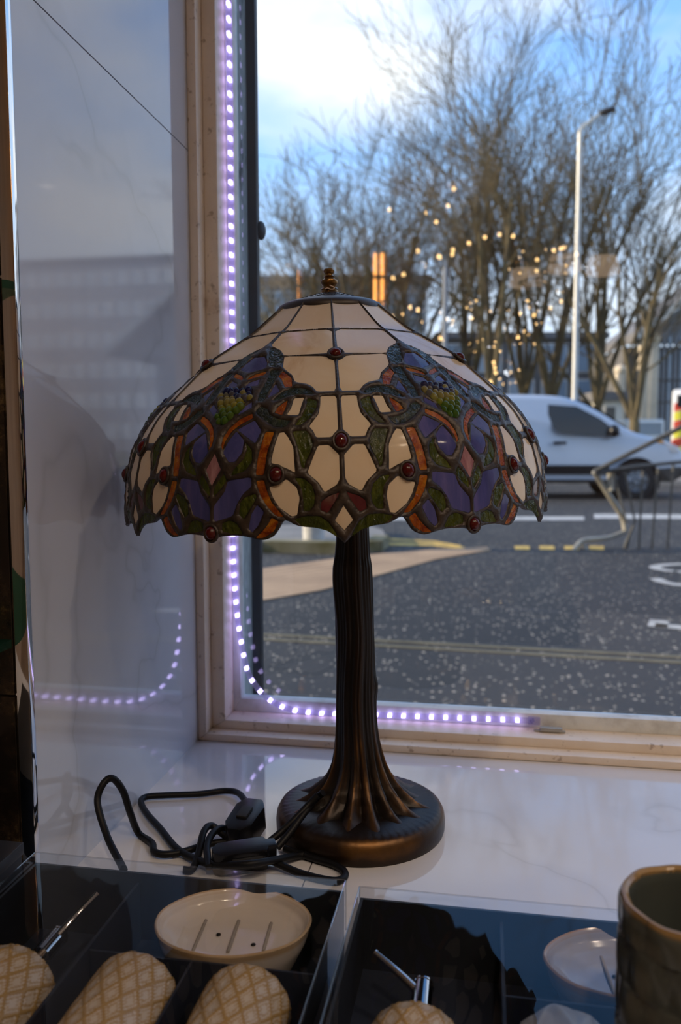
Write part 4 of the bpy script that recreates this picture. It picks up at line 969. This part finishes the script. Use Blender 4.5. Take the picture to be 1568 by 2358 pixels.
# slim blue-grey signal post among the trees
ps = atd(1023, 950, 22.0); t = empty('signal_post', (ps.x, ps.y, 0.10), 'slim blue-grey post standing before the tree trunks', 'post')
G().tube([(0, 0, 0), (0, 0, 5.4)], 0.07, 12).obj('pole', 'wall_grey', t, smooth=True)
G().lathe([(0.09, 0), (0.09, 0.25), (0.07, 0.28)], 12).obj('collar', 'wall_grey', t, smooth=True)

# ------------------------------------------------------------------ small silver van driving past
VX, VY = 2.43, 15.7                       # front wheel on the road
va = R(7.0)
van = empty('small_van', (VX, VY, 0.004), 'small silver-white panel van driving past', 'van', rz=va)
# side outline in the van's own x (forward) / z, origin at the front wheel contact
out_ = [(0.86, 0.36), (0.90, 0.55), (0.88, 0.74), (0.80, 0.86), (0.55, 0.99), (0.10, 1.10), (-0.10, 1.16), (-0.55, 1.46), (-0.95, 1.68), (-1.25, 1.765), (-1.7, 1.80), (-3.1, 1.80), (-3.42, 1.74), (-3.50, 1.40), (-3.54, 0.80), (-3.52, 0.34), (-3.10, 0.27), (0.55, 0.26)]
def wf_(z, x):                           # half width by height: tumblehome above the waist, narrower nose
    w = 0.90 if z < 1.05 else 0.90 - (z - 1.05) * 0.20
    return w - 0.20 * sm(0.45, 0.95, x) ** 1.0
def dens(P, k=6):
    o = []
    for i in range(len(P)):
        a, b = P[i], P[(i + 1) % len(P)]; o += [(a[0] + (b[0] - a[0]) * j / k, a[1] + (b[1] - a[1]) * j / k) for j in range(k)]
    return o
def smooth2(P, it=3):
    for _ in range(it):
        P = [((P[i - 1][0] + 2 * P[i][0] + P[(i + 1) % len(P)][0]) / 4, (P[i - 1][1] + 2 * P[i][1] + P[(i + 1) % len(P)][1]) / 4) for i in range(len(P))]
    return P
O2 = smooth2(dens(out_, 5), 6); cx_ = sum(p_[0] for p_ in O2) / len(O2)
g = G(); rings = []
# rounded slab: rings of the outline drawn in towards the side faces
for yy, shr in ((-1.0, 0.10), (-0.985, 0.045), (-0.94, 0.012), (-0.85, 0.0), (0.85, 0.0), (0.94, 0.012), (0.985, 0.045), (1.0, 0.10)):
    r0 = len(g.v); n = len(O2)
    for i, (x, z) in enumerate(O2):
        dx, dz = O2[(i + 1) % n][0] - O2[i - 1][0], O2[(i + 1) % n][1] - O2[i - 1][1]; l_ = math.hypot(dx, dz) or 1
        nx, nz_ = -dz / l_, dx / l_; x2, z2 = x + nx * shr, z + nz_ * shr
        g.v.append(Vector((x2, yy * wf_(z2, x2), z2))); g.a.append(0)
    rings.append(r0)
n = len(O2)
for a, b in zip(rings[:-1], rings[1:]):
    for i in range(n): g.f.append((a + i, a + (i + 1) % n, b + (i + 1) % n, b + i))
g.f.append(tuple(rings[0] + i for i in reversed(range(n)))); g.f.append(tuple(rings[-1] + i for i in range(n)))
g.obj('body', 'van_paint', van, smooth=True)
def side_panel(name, P, mat, th=0.02, inset=0.0):
    for s_ in (-1, 1):
        g = G(); q = [Vector((x, s_ * (wf_(z, x) + inset), z)) for x, z in P]; m = len(q)
        g.add(q + [p_ + Vector((0, s_ * th, 0)) for p_ in q], [tuple(range(m)), tuple(range(2 * m - 1, m - 1, -1))] + [(i, m + i, m + (i + 1) % m, (i + 1) % m) for i in range(m)])
        g.obj(name, mat, van)
side_panel('door_window', [(-1.50, 1.62), (-1.02, 1.585), (-0.62, 1.37), (-0.27, 1.09), (-0.60, 1.07), (-1.30, 1.13), (-1.42, 1.22), (-1.50, 1.45)], 'tinted_glass', 0.008, 0.0)
side_panel('rubbing_strip', [(-3.3, 0.58), (-0.46, 0.58), (-0.46, 0.42), (-3.3, 0.42)], 'black_plastic', 0.018, 0.0)
side_panel('sill_strip', [(-3.05, 0.33), (-0.42, 0.33), (-0.42, 0.27), (-3.05, 0.27)], 'black_plastic', 0.012, 0.0)
side_panel('door_handle', [(-1.42, 0.985), (-1.20, 0.985), (-1.20, 0.93), (-1.42, 0.93)], 'black_plastic', 0.022, 0.0)
side_panel('front_bumper', [(0.36, 0.52), (0.80, 0.55), (0.84, 0.40), (0.60, 0.29), (0.38, 0.30)], 'black_plastic', 0.05, -0.015)
side_panel('headlamp', [(0.42, 0.98), (0.62, 0.92), (0.76, 0.80), (0.60, 0.79)], 'lens_clear', 0.012, 0.0)
side_panel('indicator', [(0.30, 1.02), (0.42, 1.0), (0.44, 0.95), (0.33, 0.96)], 'hivis_orange', 0.010, 0.0)
for s_ in (-1, 1):
    G().ball((-0.42, s_ * 0.98, 1.16), 0.09, 0.10, 0.11, 14, 10).obj('door_mirror', 'black_plastic', van, smooth=True)
ws = [(-0.14, 1.19), (-0.55, 1.475), (-0.94, 1.70)]
g = G(); m = len(ws)
g.add([(x + 0.02, s_ * (wf_(z, x) - 0.12), z + 0.012) for s_ in (-1, 1) for x, z in ws], [(0, 1, 4, 3), (1, 2, 5, 4)]); g.obj('windscreen', 'tinted_glass', van)
for wx in (0.0, -2.73):
    for s_ in (-1, 1):
        Mx = Matrix.Translation((wx, s_ * 0.83, 0.315)) @ Matrix.Rotation(R(-90 * s_), 4, 'X')
        G().lathe([(0.40, 0.052), (0.40, 0.068), (0.33, 0.070), (0.31, 0.060)], 36, Mx).obj('wheel_arch', 'black_plastic', van, smooth=True)
        w_ = G().lathe([(0.19, -0.10), (0.30, -0.10), (0.315, -0.07), (0.315, 0.07), (0.30, 0.095), (0.20, 0.10), (0.19, 0.08)], 36, Mx).obj('tyre', 'tyre', van, smooth=True)
        G().lathe([(0.0005, 0.085), (0.05, 0.092), (0.06, 0.075), (0.17, 0.070), (0.195, 0.098), (0.20, 0.080)], 36, Mx, lambda a, i, r, z: (r, z - (0.03 if i in (2, 3) and math.sin(6 * a) < 0 else 0), 0)).obj('wheel_rim', 'alloy', w_, smooth=True)

# emergency vehicle with chevrons, only its rear corner in view
pe = onz(1541, 1108, 0.0)
ev = empty('emergency_van', (pe.x, pe.y, 0.004), 'white emergency van with yellow and red chevrons on its back', 'van', rz=R(-15))
G().box((0.0, 0.0, 0.32), (2.0, 4.6, 2.25)).obj('body', 'vehicle_white', ev, bevel=0.10)
for wx in (0.12, 1.66):
    for wy in (0.8, 3.7): G().tube([(wx, wy, 0.34), (wx + 0.22, wy, 0.34)], 0.34, 24).obj('wheel', 'tyre', ev, smooth=True)
G().box((0.0, -0.06, 0.32), (2.0, 0.10, 0.55)).obj('bumper', 'hivis_orange', ev, bevel=0.02)
for k in range(6):
    z0 = 0.60 + k * 0.22
    for s_, x0, x1 in ((1, 0.06, 0.98), (-1, 1.02, 1.94)):
        a, b = (z0, z0 + 0.22) if s_ > 0 else (z0 + 0.22, z0)
        G().prism([(x0, 0.0, a), (x1, 0.0, b), (x1, 0.0, b + 0.20), (x0, 0.0, a + 0.20)], (0, -0.012, 0)).obj('chevron', ('hivis_yellow', 'hivis_red')[k % 2], ev)
G().box((0.12, -0.014, 1.80), (1.88, 0.0, 2.10)).obj('rear_window', 'tinted_glass', ev)
for x0 in (0.02, 1.88): G().box((x0, -0.03, 0.62), (x0 + 0.10, 0.02, 1.0)).obj('tail_lamp', 'hivis_red', ev, bevel=0.01)
# pale van further off
pv2 = onz(1440, 1066, 0.0)
t = empty('far_van', (pv2.x, pv2.y, 0.004), 'pale blue-white van parked far down the street', 'van', rz=R(10))
s_ = (pv2 - CAM).dot(HF)
G().box((0, 0, 0.3), (1.75, 4.2, 1.95)).obj('body', 'vehicle_white', t, bevel=0.15)
G().box((0.15, -0.012, 1.25), (1.6, 0.01, 1.8)).obj('rear_window', 'pane_far', t)
for wx in (0.0, 1.53):
    for wy in (0.7, 3.3): G().tube([(wx, wy, 0.32), (wx + 0.22, wy, 0.32)], 0.32, 20).obj('wheel', 'tyre', t, smooth=True)

# ------------------------------------------------------------------ bare trees
def tree(name, px, depth, height, spread, seed, label, stems=5, dens_=0.86, r0=0.17):
    rr = random.Random(seed); b_ = atd(px, 950, depth); root = Vector((b_.x, b_.y, 0.14))
    T = empty(name, root, label, 'tree', 'bare winter trees across the road')
    thick, fine = G(), G()
    def grow(p_, d_, ln__, r_, lv):
        k = 5 if lv < 2 else 4; pts = [p_]; rad = [r_]; dd = d_.copy(); bend = Vector((rr.gauss(0, 1), rr.gauss(0, 1), rr.gauss(0, 0.5))) * 0.10
        r1 = max(0.009, r_ * (0.55 if lv < 4 else 0.4))
        for i in range(k):
            dd = (dd + bend / k * 2 + Vector((rr.gauss(0, .05), rr.gauss(0, .05), 0.055 + rr.gauss(0, .03)))).normalized()
            pts.append(pts[-1] + dd * (ln__ / k)); rad.append(r_ + (r1 - r_) * (i + 1) / k)
        (thick if lv < 2 else fine).tube(pts, rad, 7 if lv < 2 else (4 if lv < 3 else 3), False)
        if lv >= 5: return
        nch = (0, 5, 6, 5, 3)[lv] if lv else 0
        nch = max(2, int(nch * dens_ + rr.random()))
        for c in range(nch):
            f = 0.25 + 0.75 * (c + rr.random()) / nch; i = min(k - 1, int(f * k)); q = pts[i].lerp(pts[i + 1], f * k - i)
            ax = dd.orthogonal().normalized(); ax.rotate(Matrix.Rotation(rr.uniform(0, 2 * math.pi), 3, dd))
            nd = dd.copy(); nd.rotate(Matrix.Rotation(rr.uniform(0.30, 0.75), 3, ax))
            if nd.z < -0.1: nd.z = 0.1
            grow(q, nd.normalized(), ln__ * rr.uniform(0.42, 0.66), max(0.010, rad[i] * rr.uniform(0.42, 0.62)), lv + 1)
    # trunk that forks low into ascending stems
    th_ = height * 0.16; thick.tube([Vector((0, 0, -0.05)), Vector((0, 0, 0.3)), Vector((0, 0, th_))], [r0 * 1.7, r0 * 1.3, r0 * 1.1], 9, False)
    for s_ in range(stems):
        a = 2 * math.pi * (s_ + rr.random() * 0.6) / stems; ti = spread * rr.uniform(0.25, 1.0) * (0.25 if s_ == 0 else 1)
        grow(Vector((0, 0, th_ * rr.uniform(0.8, 1.0))), Vector((math.cos(a) * math.sin(ti), math.sin(a) * math.sin(ti), math.cos(ti))), height * rr.uniform(0.50, 0.62), r0 * rr.uniform(0.55, 0.8), 1)
    thick.obj('trunk', 'bark', T, smooth=True); fine.obj('branches', 'bark', T)
LB1, LB2 = 'slender bare tree of the lower clump beside the dark window edge', 'tall bare tree of the high clump beyond the street lamp'
for px, dp, h, sp, sd, st_, lb in ((650, 36, 10.0, 0.75, 11, 4, LB1), (735, 40, 13.6, 0.60, 12, 5, LB1), (815, 37, 13.2, 0.55, 13, 5, LB1), (905, 41, 15.6, 0.50, 14, 5, LB1), (965, 36, 11.5, 0.35, 15, 4, LB1),
                                (1075, 38, 15.5, 0.32, 16, 5, LB2), (1135, 34, 15.0, 0.38, 17, 5, LB2), (1205, 39, 19.2, 0.52, 18, 6, LB2), (1268, 36, 18.0, 0.55, 19, 5, LB2), (1375, 35, 14.5, 0.85, 20, 6, LB2), (1462, 32, 11.0, 0.80, 21, 5, LB2)):
    tree('bare_tree', px, dp, h * 0.93, sp, sd, lb, st_)

# ------------------------------------------------------------------ buildings beyond
def building(name, corner, w, dpt, h, rz, mat, label, nx, nz_, win, rows=None, roof='roof_grey', pane='pane_far'):
    T = empty(name, corner, label, 'building', rz=rz)
    G().box((0, 0, 0), (w, dpt, h)).obj('wall', mat, T); G().box((-0.3, -0.3, h), (w + 0.3, dpt + 0.3, h + 0.5)).obj('roof', roof, T)
    ww, wh = win; sx, sz__ = w / nx, (h - 0.6) / nz_
    fm = mesh('window', *(lambda g: (g.v, g.f))(G().box((-ww / 2 - 0.08, -0.06, -wh / 2 - 0.08), (ww / 2 + 0.08, 0.02, wh / 2 + 0.08))), 'wall_white')
    pm = mesh('pane', *(lambda g: (g.v, g.f))(G().box((-ww / 2, -0.09, -wh / 2), (ww / 2, -0.05, wh / 2))), pane)
    for i in range(nx):
        for j in range(nz_):
            f = link('window', fm, T, ((i + 0.5) * sx, 0, 0.5 + (j + 0.5) * sz__)); link('pane', pm, f)
    return T
c = atd(455, 950, 62); building('grey_building', (c.x, c.y, 0.0), 17, 10, 12.6, R(10), 'wall_grey', 'long grey building with a dark flat roof behind the lower trees', 9, 4, (1.5, 1.8))
c = atd(1010, 950, 66); building('pale_building', (c.x, c.y, 0.0), 13, 10, 9.0, R(10), 'wall_dark', 'dark glazed building seen between the tree trunks', 5, 3, (1.9, 2.1))
c = atd(1378, 950, 46); building('white_house', (c.x, c.y, 0.0), 1.3, 2.6, 3.2, R(8), 'wall_white', 'small white gatehouse with dark windows beside the columned building', 1, 2, (0.5, 0.8), pane='tinted_glass')
# columned building with a gable on the right
DC = 50.0
c = atd(1430, 955, DC); T = empty('columned_building', (c.x, c.y, 0.0), 'glazed building with sunlit stone columns under a pale gable roof', 'building', rz=R(6)); 
k_ = DC / FPX
def cx2(px): return (px - 1430) * k_
def cz2(py): return 1.0 + (1016 - py) * k_
G().box((0.3, 0.9, 0), (14, 9, cz2(800))).obj('wall', 'wall_dark', T)
for px, w, yt in ((1428, 0.26, 855), (1478, 0.24, 760), (1498, 0.30, 785), (1640, 0.3, 760), (1720, 0.3, 760)):
    G().box((cx2(px) - w, -0.1, 0), (cx2(px) + w, 0.45, cz2(yt))).obj('column', 'wall_sand', T, bevel=0.03)
    G().ball((cx2(px), 0.17, cz2(yt)), w * 1.5, w * 1.5, w * 1.2, 14, 8).obj('capital', 'wall_sand', T, smooth=True)
for i in range(12):
    px = 1512 + i * 13; G().box((cx2(px), 0.55, 0.3), (cx2(px) + 0.20, 0.62, cz2(780))).obj('pane', ('pane_far', 'wall_grey')[i % 2], T)
for py in (810, 880, 930): G().box((cx2(1508), 0.50, cz2(py)), (cx2(1700), 0.60, cz2(py) + 0.12)).obj('rail', 'wall_dark', T)
r1, r2, r3 = (cx2(1448), cz2(795)), (cx2(1760), cz2(560)), (cx2(2070), cz2(795))
for a, b in ((r1, r2), (r2, r3)):
    G().prism([(a[0], -0.8, a[1]), (b[0], -0.8, b[1]), (b[0], -0.8, b[1] + 0.55), (a[0], -0.8, a[1] + 0.55)], (0, 10, 0)).obj('roof_slope', 'roof_grey', T)
    G().prism([(a[0], -0.95, a[1]), (b[0], -0.95, b[1]), (b[0], -0.95, b[1] + 0.50), (a[0], -0.95, a[1] + 0.50)], (0, 0.14, 0)).obj('barge_board', 'wall_white', T)
G().prism([(r1[0], 0.8, r1[1]), (r2[0], 0.8, r2[1]), (r3[0], 0.8, r3[1])], (0, 0.2, 0)).obj('gable', 'wall_grey', T)
# long office block further right: the polished marble mirrors it
def az(deg, dist_): return Vector((math.sin(R(deg)) * dist_, math.cos(R(deg)) * dist_, 0))
c0, c1 = az(20.5, 88), az(31, 96)
rz_ = math.atan2(c1.y - c0.y, c1.x - c0.x)
building('office_block', (c0.x, c0.y, 0), (c1 - c0).length, 14, 19.6, rz_, 'wall_office', 'large grey-brown office block standing right of the columned building', 11, 6, (1.0, 1.5), pane='pane_bright')
c2 = c1 + (c1 - c0).normalized() * 0.4
building('office_wing', (c2.x, c2.y, 0), 16, 14, 15.5, rz_, 'wall_office', 'lower wing at the far end of the office block', 9, 5, (1.0, 1.5), pane='pane_bright')

# ------------------------------------------------------------------ shop lamps behind the camera (the window pane mirrors them)
def mir(x, y, yv): p_ = ony(x, y, yv); return Vector((p_.x, 2.0 - yv, p_.z))
for (xa, xb, ya, yb, lb) in ((864, 880, 585, 706, 'twin upright glowing orange tube lamp on the shop back wall'), (674, 684, 622, 706, 'smaller twin orange tube lamp on the shop back wall')):
    yv = 6.17; a, b = mir(xa, ya, yv), mir(xb, yb, yv); t = empty('tube_lamp', ((a.x + b.x) / 2, -4.2, b.z), lb, 'lamp', 'orange tube lamps')
    G().box((-0.08, -0.0, -0.03), (0.08, 0.02, a.z - b.z + 0.03)).obj('back_plate', 'brass', t)
    zm = (a.z - b.z) * 0.55
    for s_ in (-1, 1):
        for z0, z1 in ((0.0, zm - 0.012), (zm + 0.012, a.z - b.z)):
            G().tube([(s_ * abs(a.x - b.x) / 2, 0.045, z0), (s_ * abs(a.x - b.x) / 2, 0.045, z1)], 0.013, 10).obj('tube', 'orange_tube', t, smooth=True)
    G().box((-0.05, 0.02, zm - 0.012), (0.05, 0.06, zm + 0.012)).obj('bracket', 'brass', t)
rr = random.Random(77)
def chandelier(x, y, yv, rx, tiers, n, label, mats=('warm_bulb', 'warm_bulb', 'cool_bulb')):
    c = mir(x, y, yv); t = empty('chandelier', c, label, 'chandelier', 'crystal chandeliers in the shop')
    G().tube([(0, 0, 0), (0, 0, 2.75 - c.z)], 0.006, 8).obj('rod', 'brass', t, smooth=True)
    for k in range(tiers):
        r_ = rx * (1 - 0.35 * k); z_ = -0.16 * k
        G().tube([Vector((math.cos(q) * r_, math.sin(q) * r_, z_)) for q in [2 * math.pi * i / 36 for i in range(37)]], 0.006, 6, False).obj('ring', 'brass', t, smooth=True)
        for j in range(4):
            a = math.pi / 2 * j; G().tube([(0, 0, z_), (math.cos(a) * r_, math.sin(a) * r_, z_)], 0.004, 6).obj('spoke', 'brass', t, smooth=True)
        for j in range(n):
            a = 2 * math.pi * (j + rr.random() * 0.6) / n; m_ = mats[rr.randrange(len(mats))]; s_ = rr.choice((0.003, 0.004, 0.005, 0.008)); r_ = rx * (1 - 0.35 * k) * rr.uniform(0.55, 1.05)
            G().ball((math.cos(a) * r_, math.sin(a) * r_, z_ - 0.012 - rr.random() * 0.12), s_, s_, s_ * 1.3, 8, 6).obj('bulb', m_, t, smooth=True)
chandelier(975, 700, 4.2, 0.22, 3, 13, 'crystal chandelier with three rings of small bulbs near the tube lamps', ('warm_bulb',) * 4 + ('cool_bulb',))
chandelier(1160, 690, 4.6, 0.28, 3, 15, 'wide crystal chandelier with three rings of warm bulbs', ('warm_bulb',) * 5 + ('cool_bulb',))
chandelier(1260, 585, 5.0, 0.24, 2, 12, 'crystal chandelier with two rings hanging high by the pendant shades')
for x, y, yv, lb in ((1210, 640, 5.4, 'beige drum pendant shade hanging lowest of the row'), (1300, 606, 5.4, 'beige drum pendant shade hanging next to the crystal rings'), (1388, 612, 5.4, 'beige drum pendant shade at the end of the row')):
    c = mir(x, y, yv); t = empty('pendant_lamp', c, lb, 'lamp', 'beige pendant shades')
    G().lathe([(0.10, -0.05), (0.105, -0.045), (0.085, 0.05), (0.08, 0.052)], 28).obj('shade', 'lamp_fabric', t, smooth=True)
    G().tube([(0, 0, 0.0), (0, 0, 2.75 - c.z)], 0.004, 6).obj('cable', 'cable', t, smooth=True)
    G().ball((0, 0, 0), 0.02, 0.02, 0.025, 10, 8).obj('bulb', 'warm_bulb', t, smooth=True)
# loose fairy lights: a string of single bulbs hung along the back of the shop
fl_ = empty('light_string', (0, -3.4, 2.4), 'string of tiny warm bulbs hung across the back of the shop', 'light string'); lo = sub(fl_)
fp = [mir(x, y, 5.9) for x, y in ((700, 430), (760, 395), (940, 500), (1060, 425), (985, 540), (960, 600), (1050, 585), (905, 640), (1010, 590), (1150, 540), (1260, 575), (1300, 570))]
sp_ = spline(fp, 4)
G().tube([lo + p_ for p_ in sp_], 0.002, 5).obj('wire', 'cable', fl_, smooth=True)
for i, p_ in enumerate(sp_):
    if rr.random() < 0.62: G().ball(lo + p_, 0.012, 0.012, 0.014, 8, 6).obj('bulb', 'cool_bulb' if i < 6 else 'warm_bulb', fl_, smooth=True)
# warm fill lamps added in the unseen ceiling, shaped as recessed fittings
FILL_XY = [(0.2, -0.95), (1.0, -0.95), (1.8, -0.95), (2.6, -0.95), (1.3, -0.15), (2.3, -0.15), (1.9, -2.2), (2.8, -2.2), (2.3, -3.4)]
for i, (x, y) in enumerate(FILL_XY):
    t = empty('ceiling_fill', (x, y, 2.75), 'round warm fill lamp added in the unseen shop ceiling', 'light', 'added ceiling fill lamps')
    G().lathe([(0.055, 0.0), (0.07, -0.008), (0.055, -0.012), (0.050, 0.0)], 28).obj('rim', 'chrome', t, smooth=True)
    G().lathe([(0.0005, -0.004), (0.050, -0.004)], 28).obj('lens', 'fill_lens', t, smooth=True)
    ld = bpy.data.lights.new('fill_glow', 'SPOT'); ld.energy = FILL_W; ld.color = (1.0, 0.78, 0.57); ld.spot_size = R(120); ld.spot_blend = 0.8; ld.shadow_soft_size = 0.05
    lo_ = bpy.data.objects.new('fill_glow', ld); COL.objects.link(lo_); lo_.parent = t; lo_.location = (0, 0, -0.02)
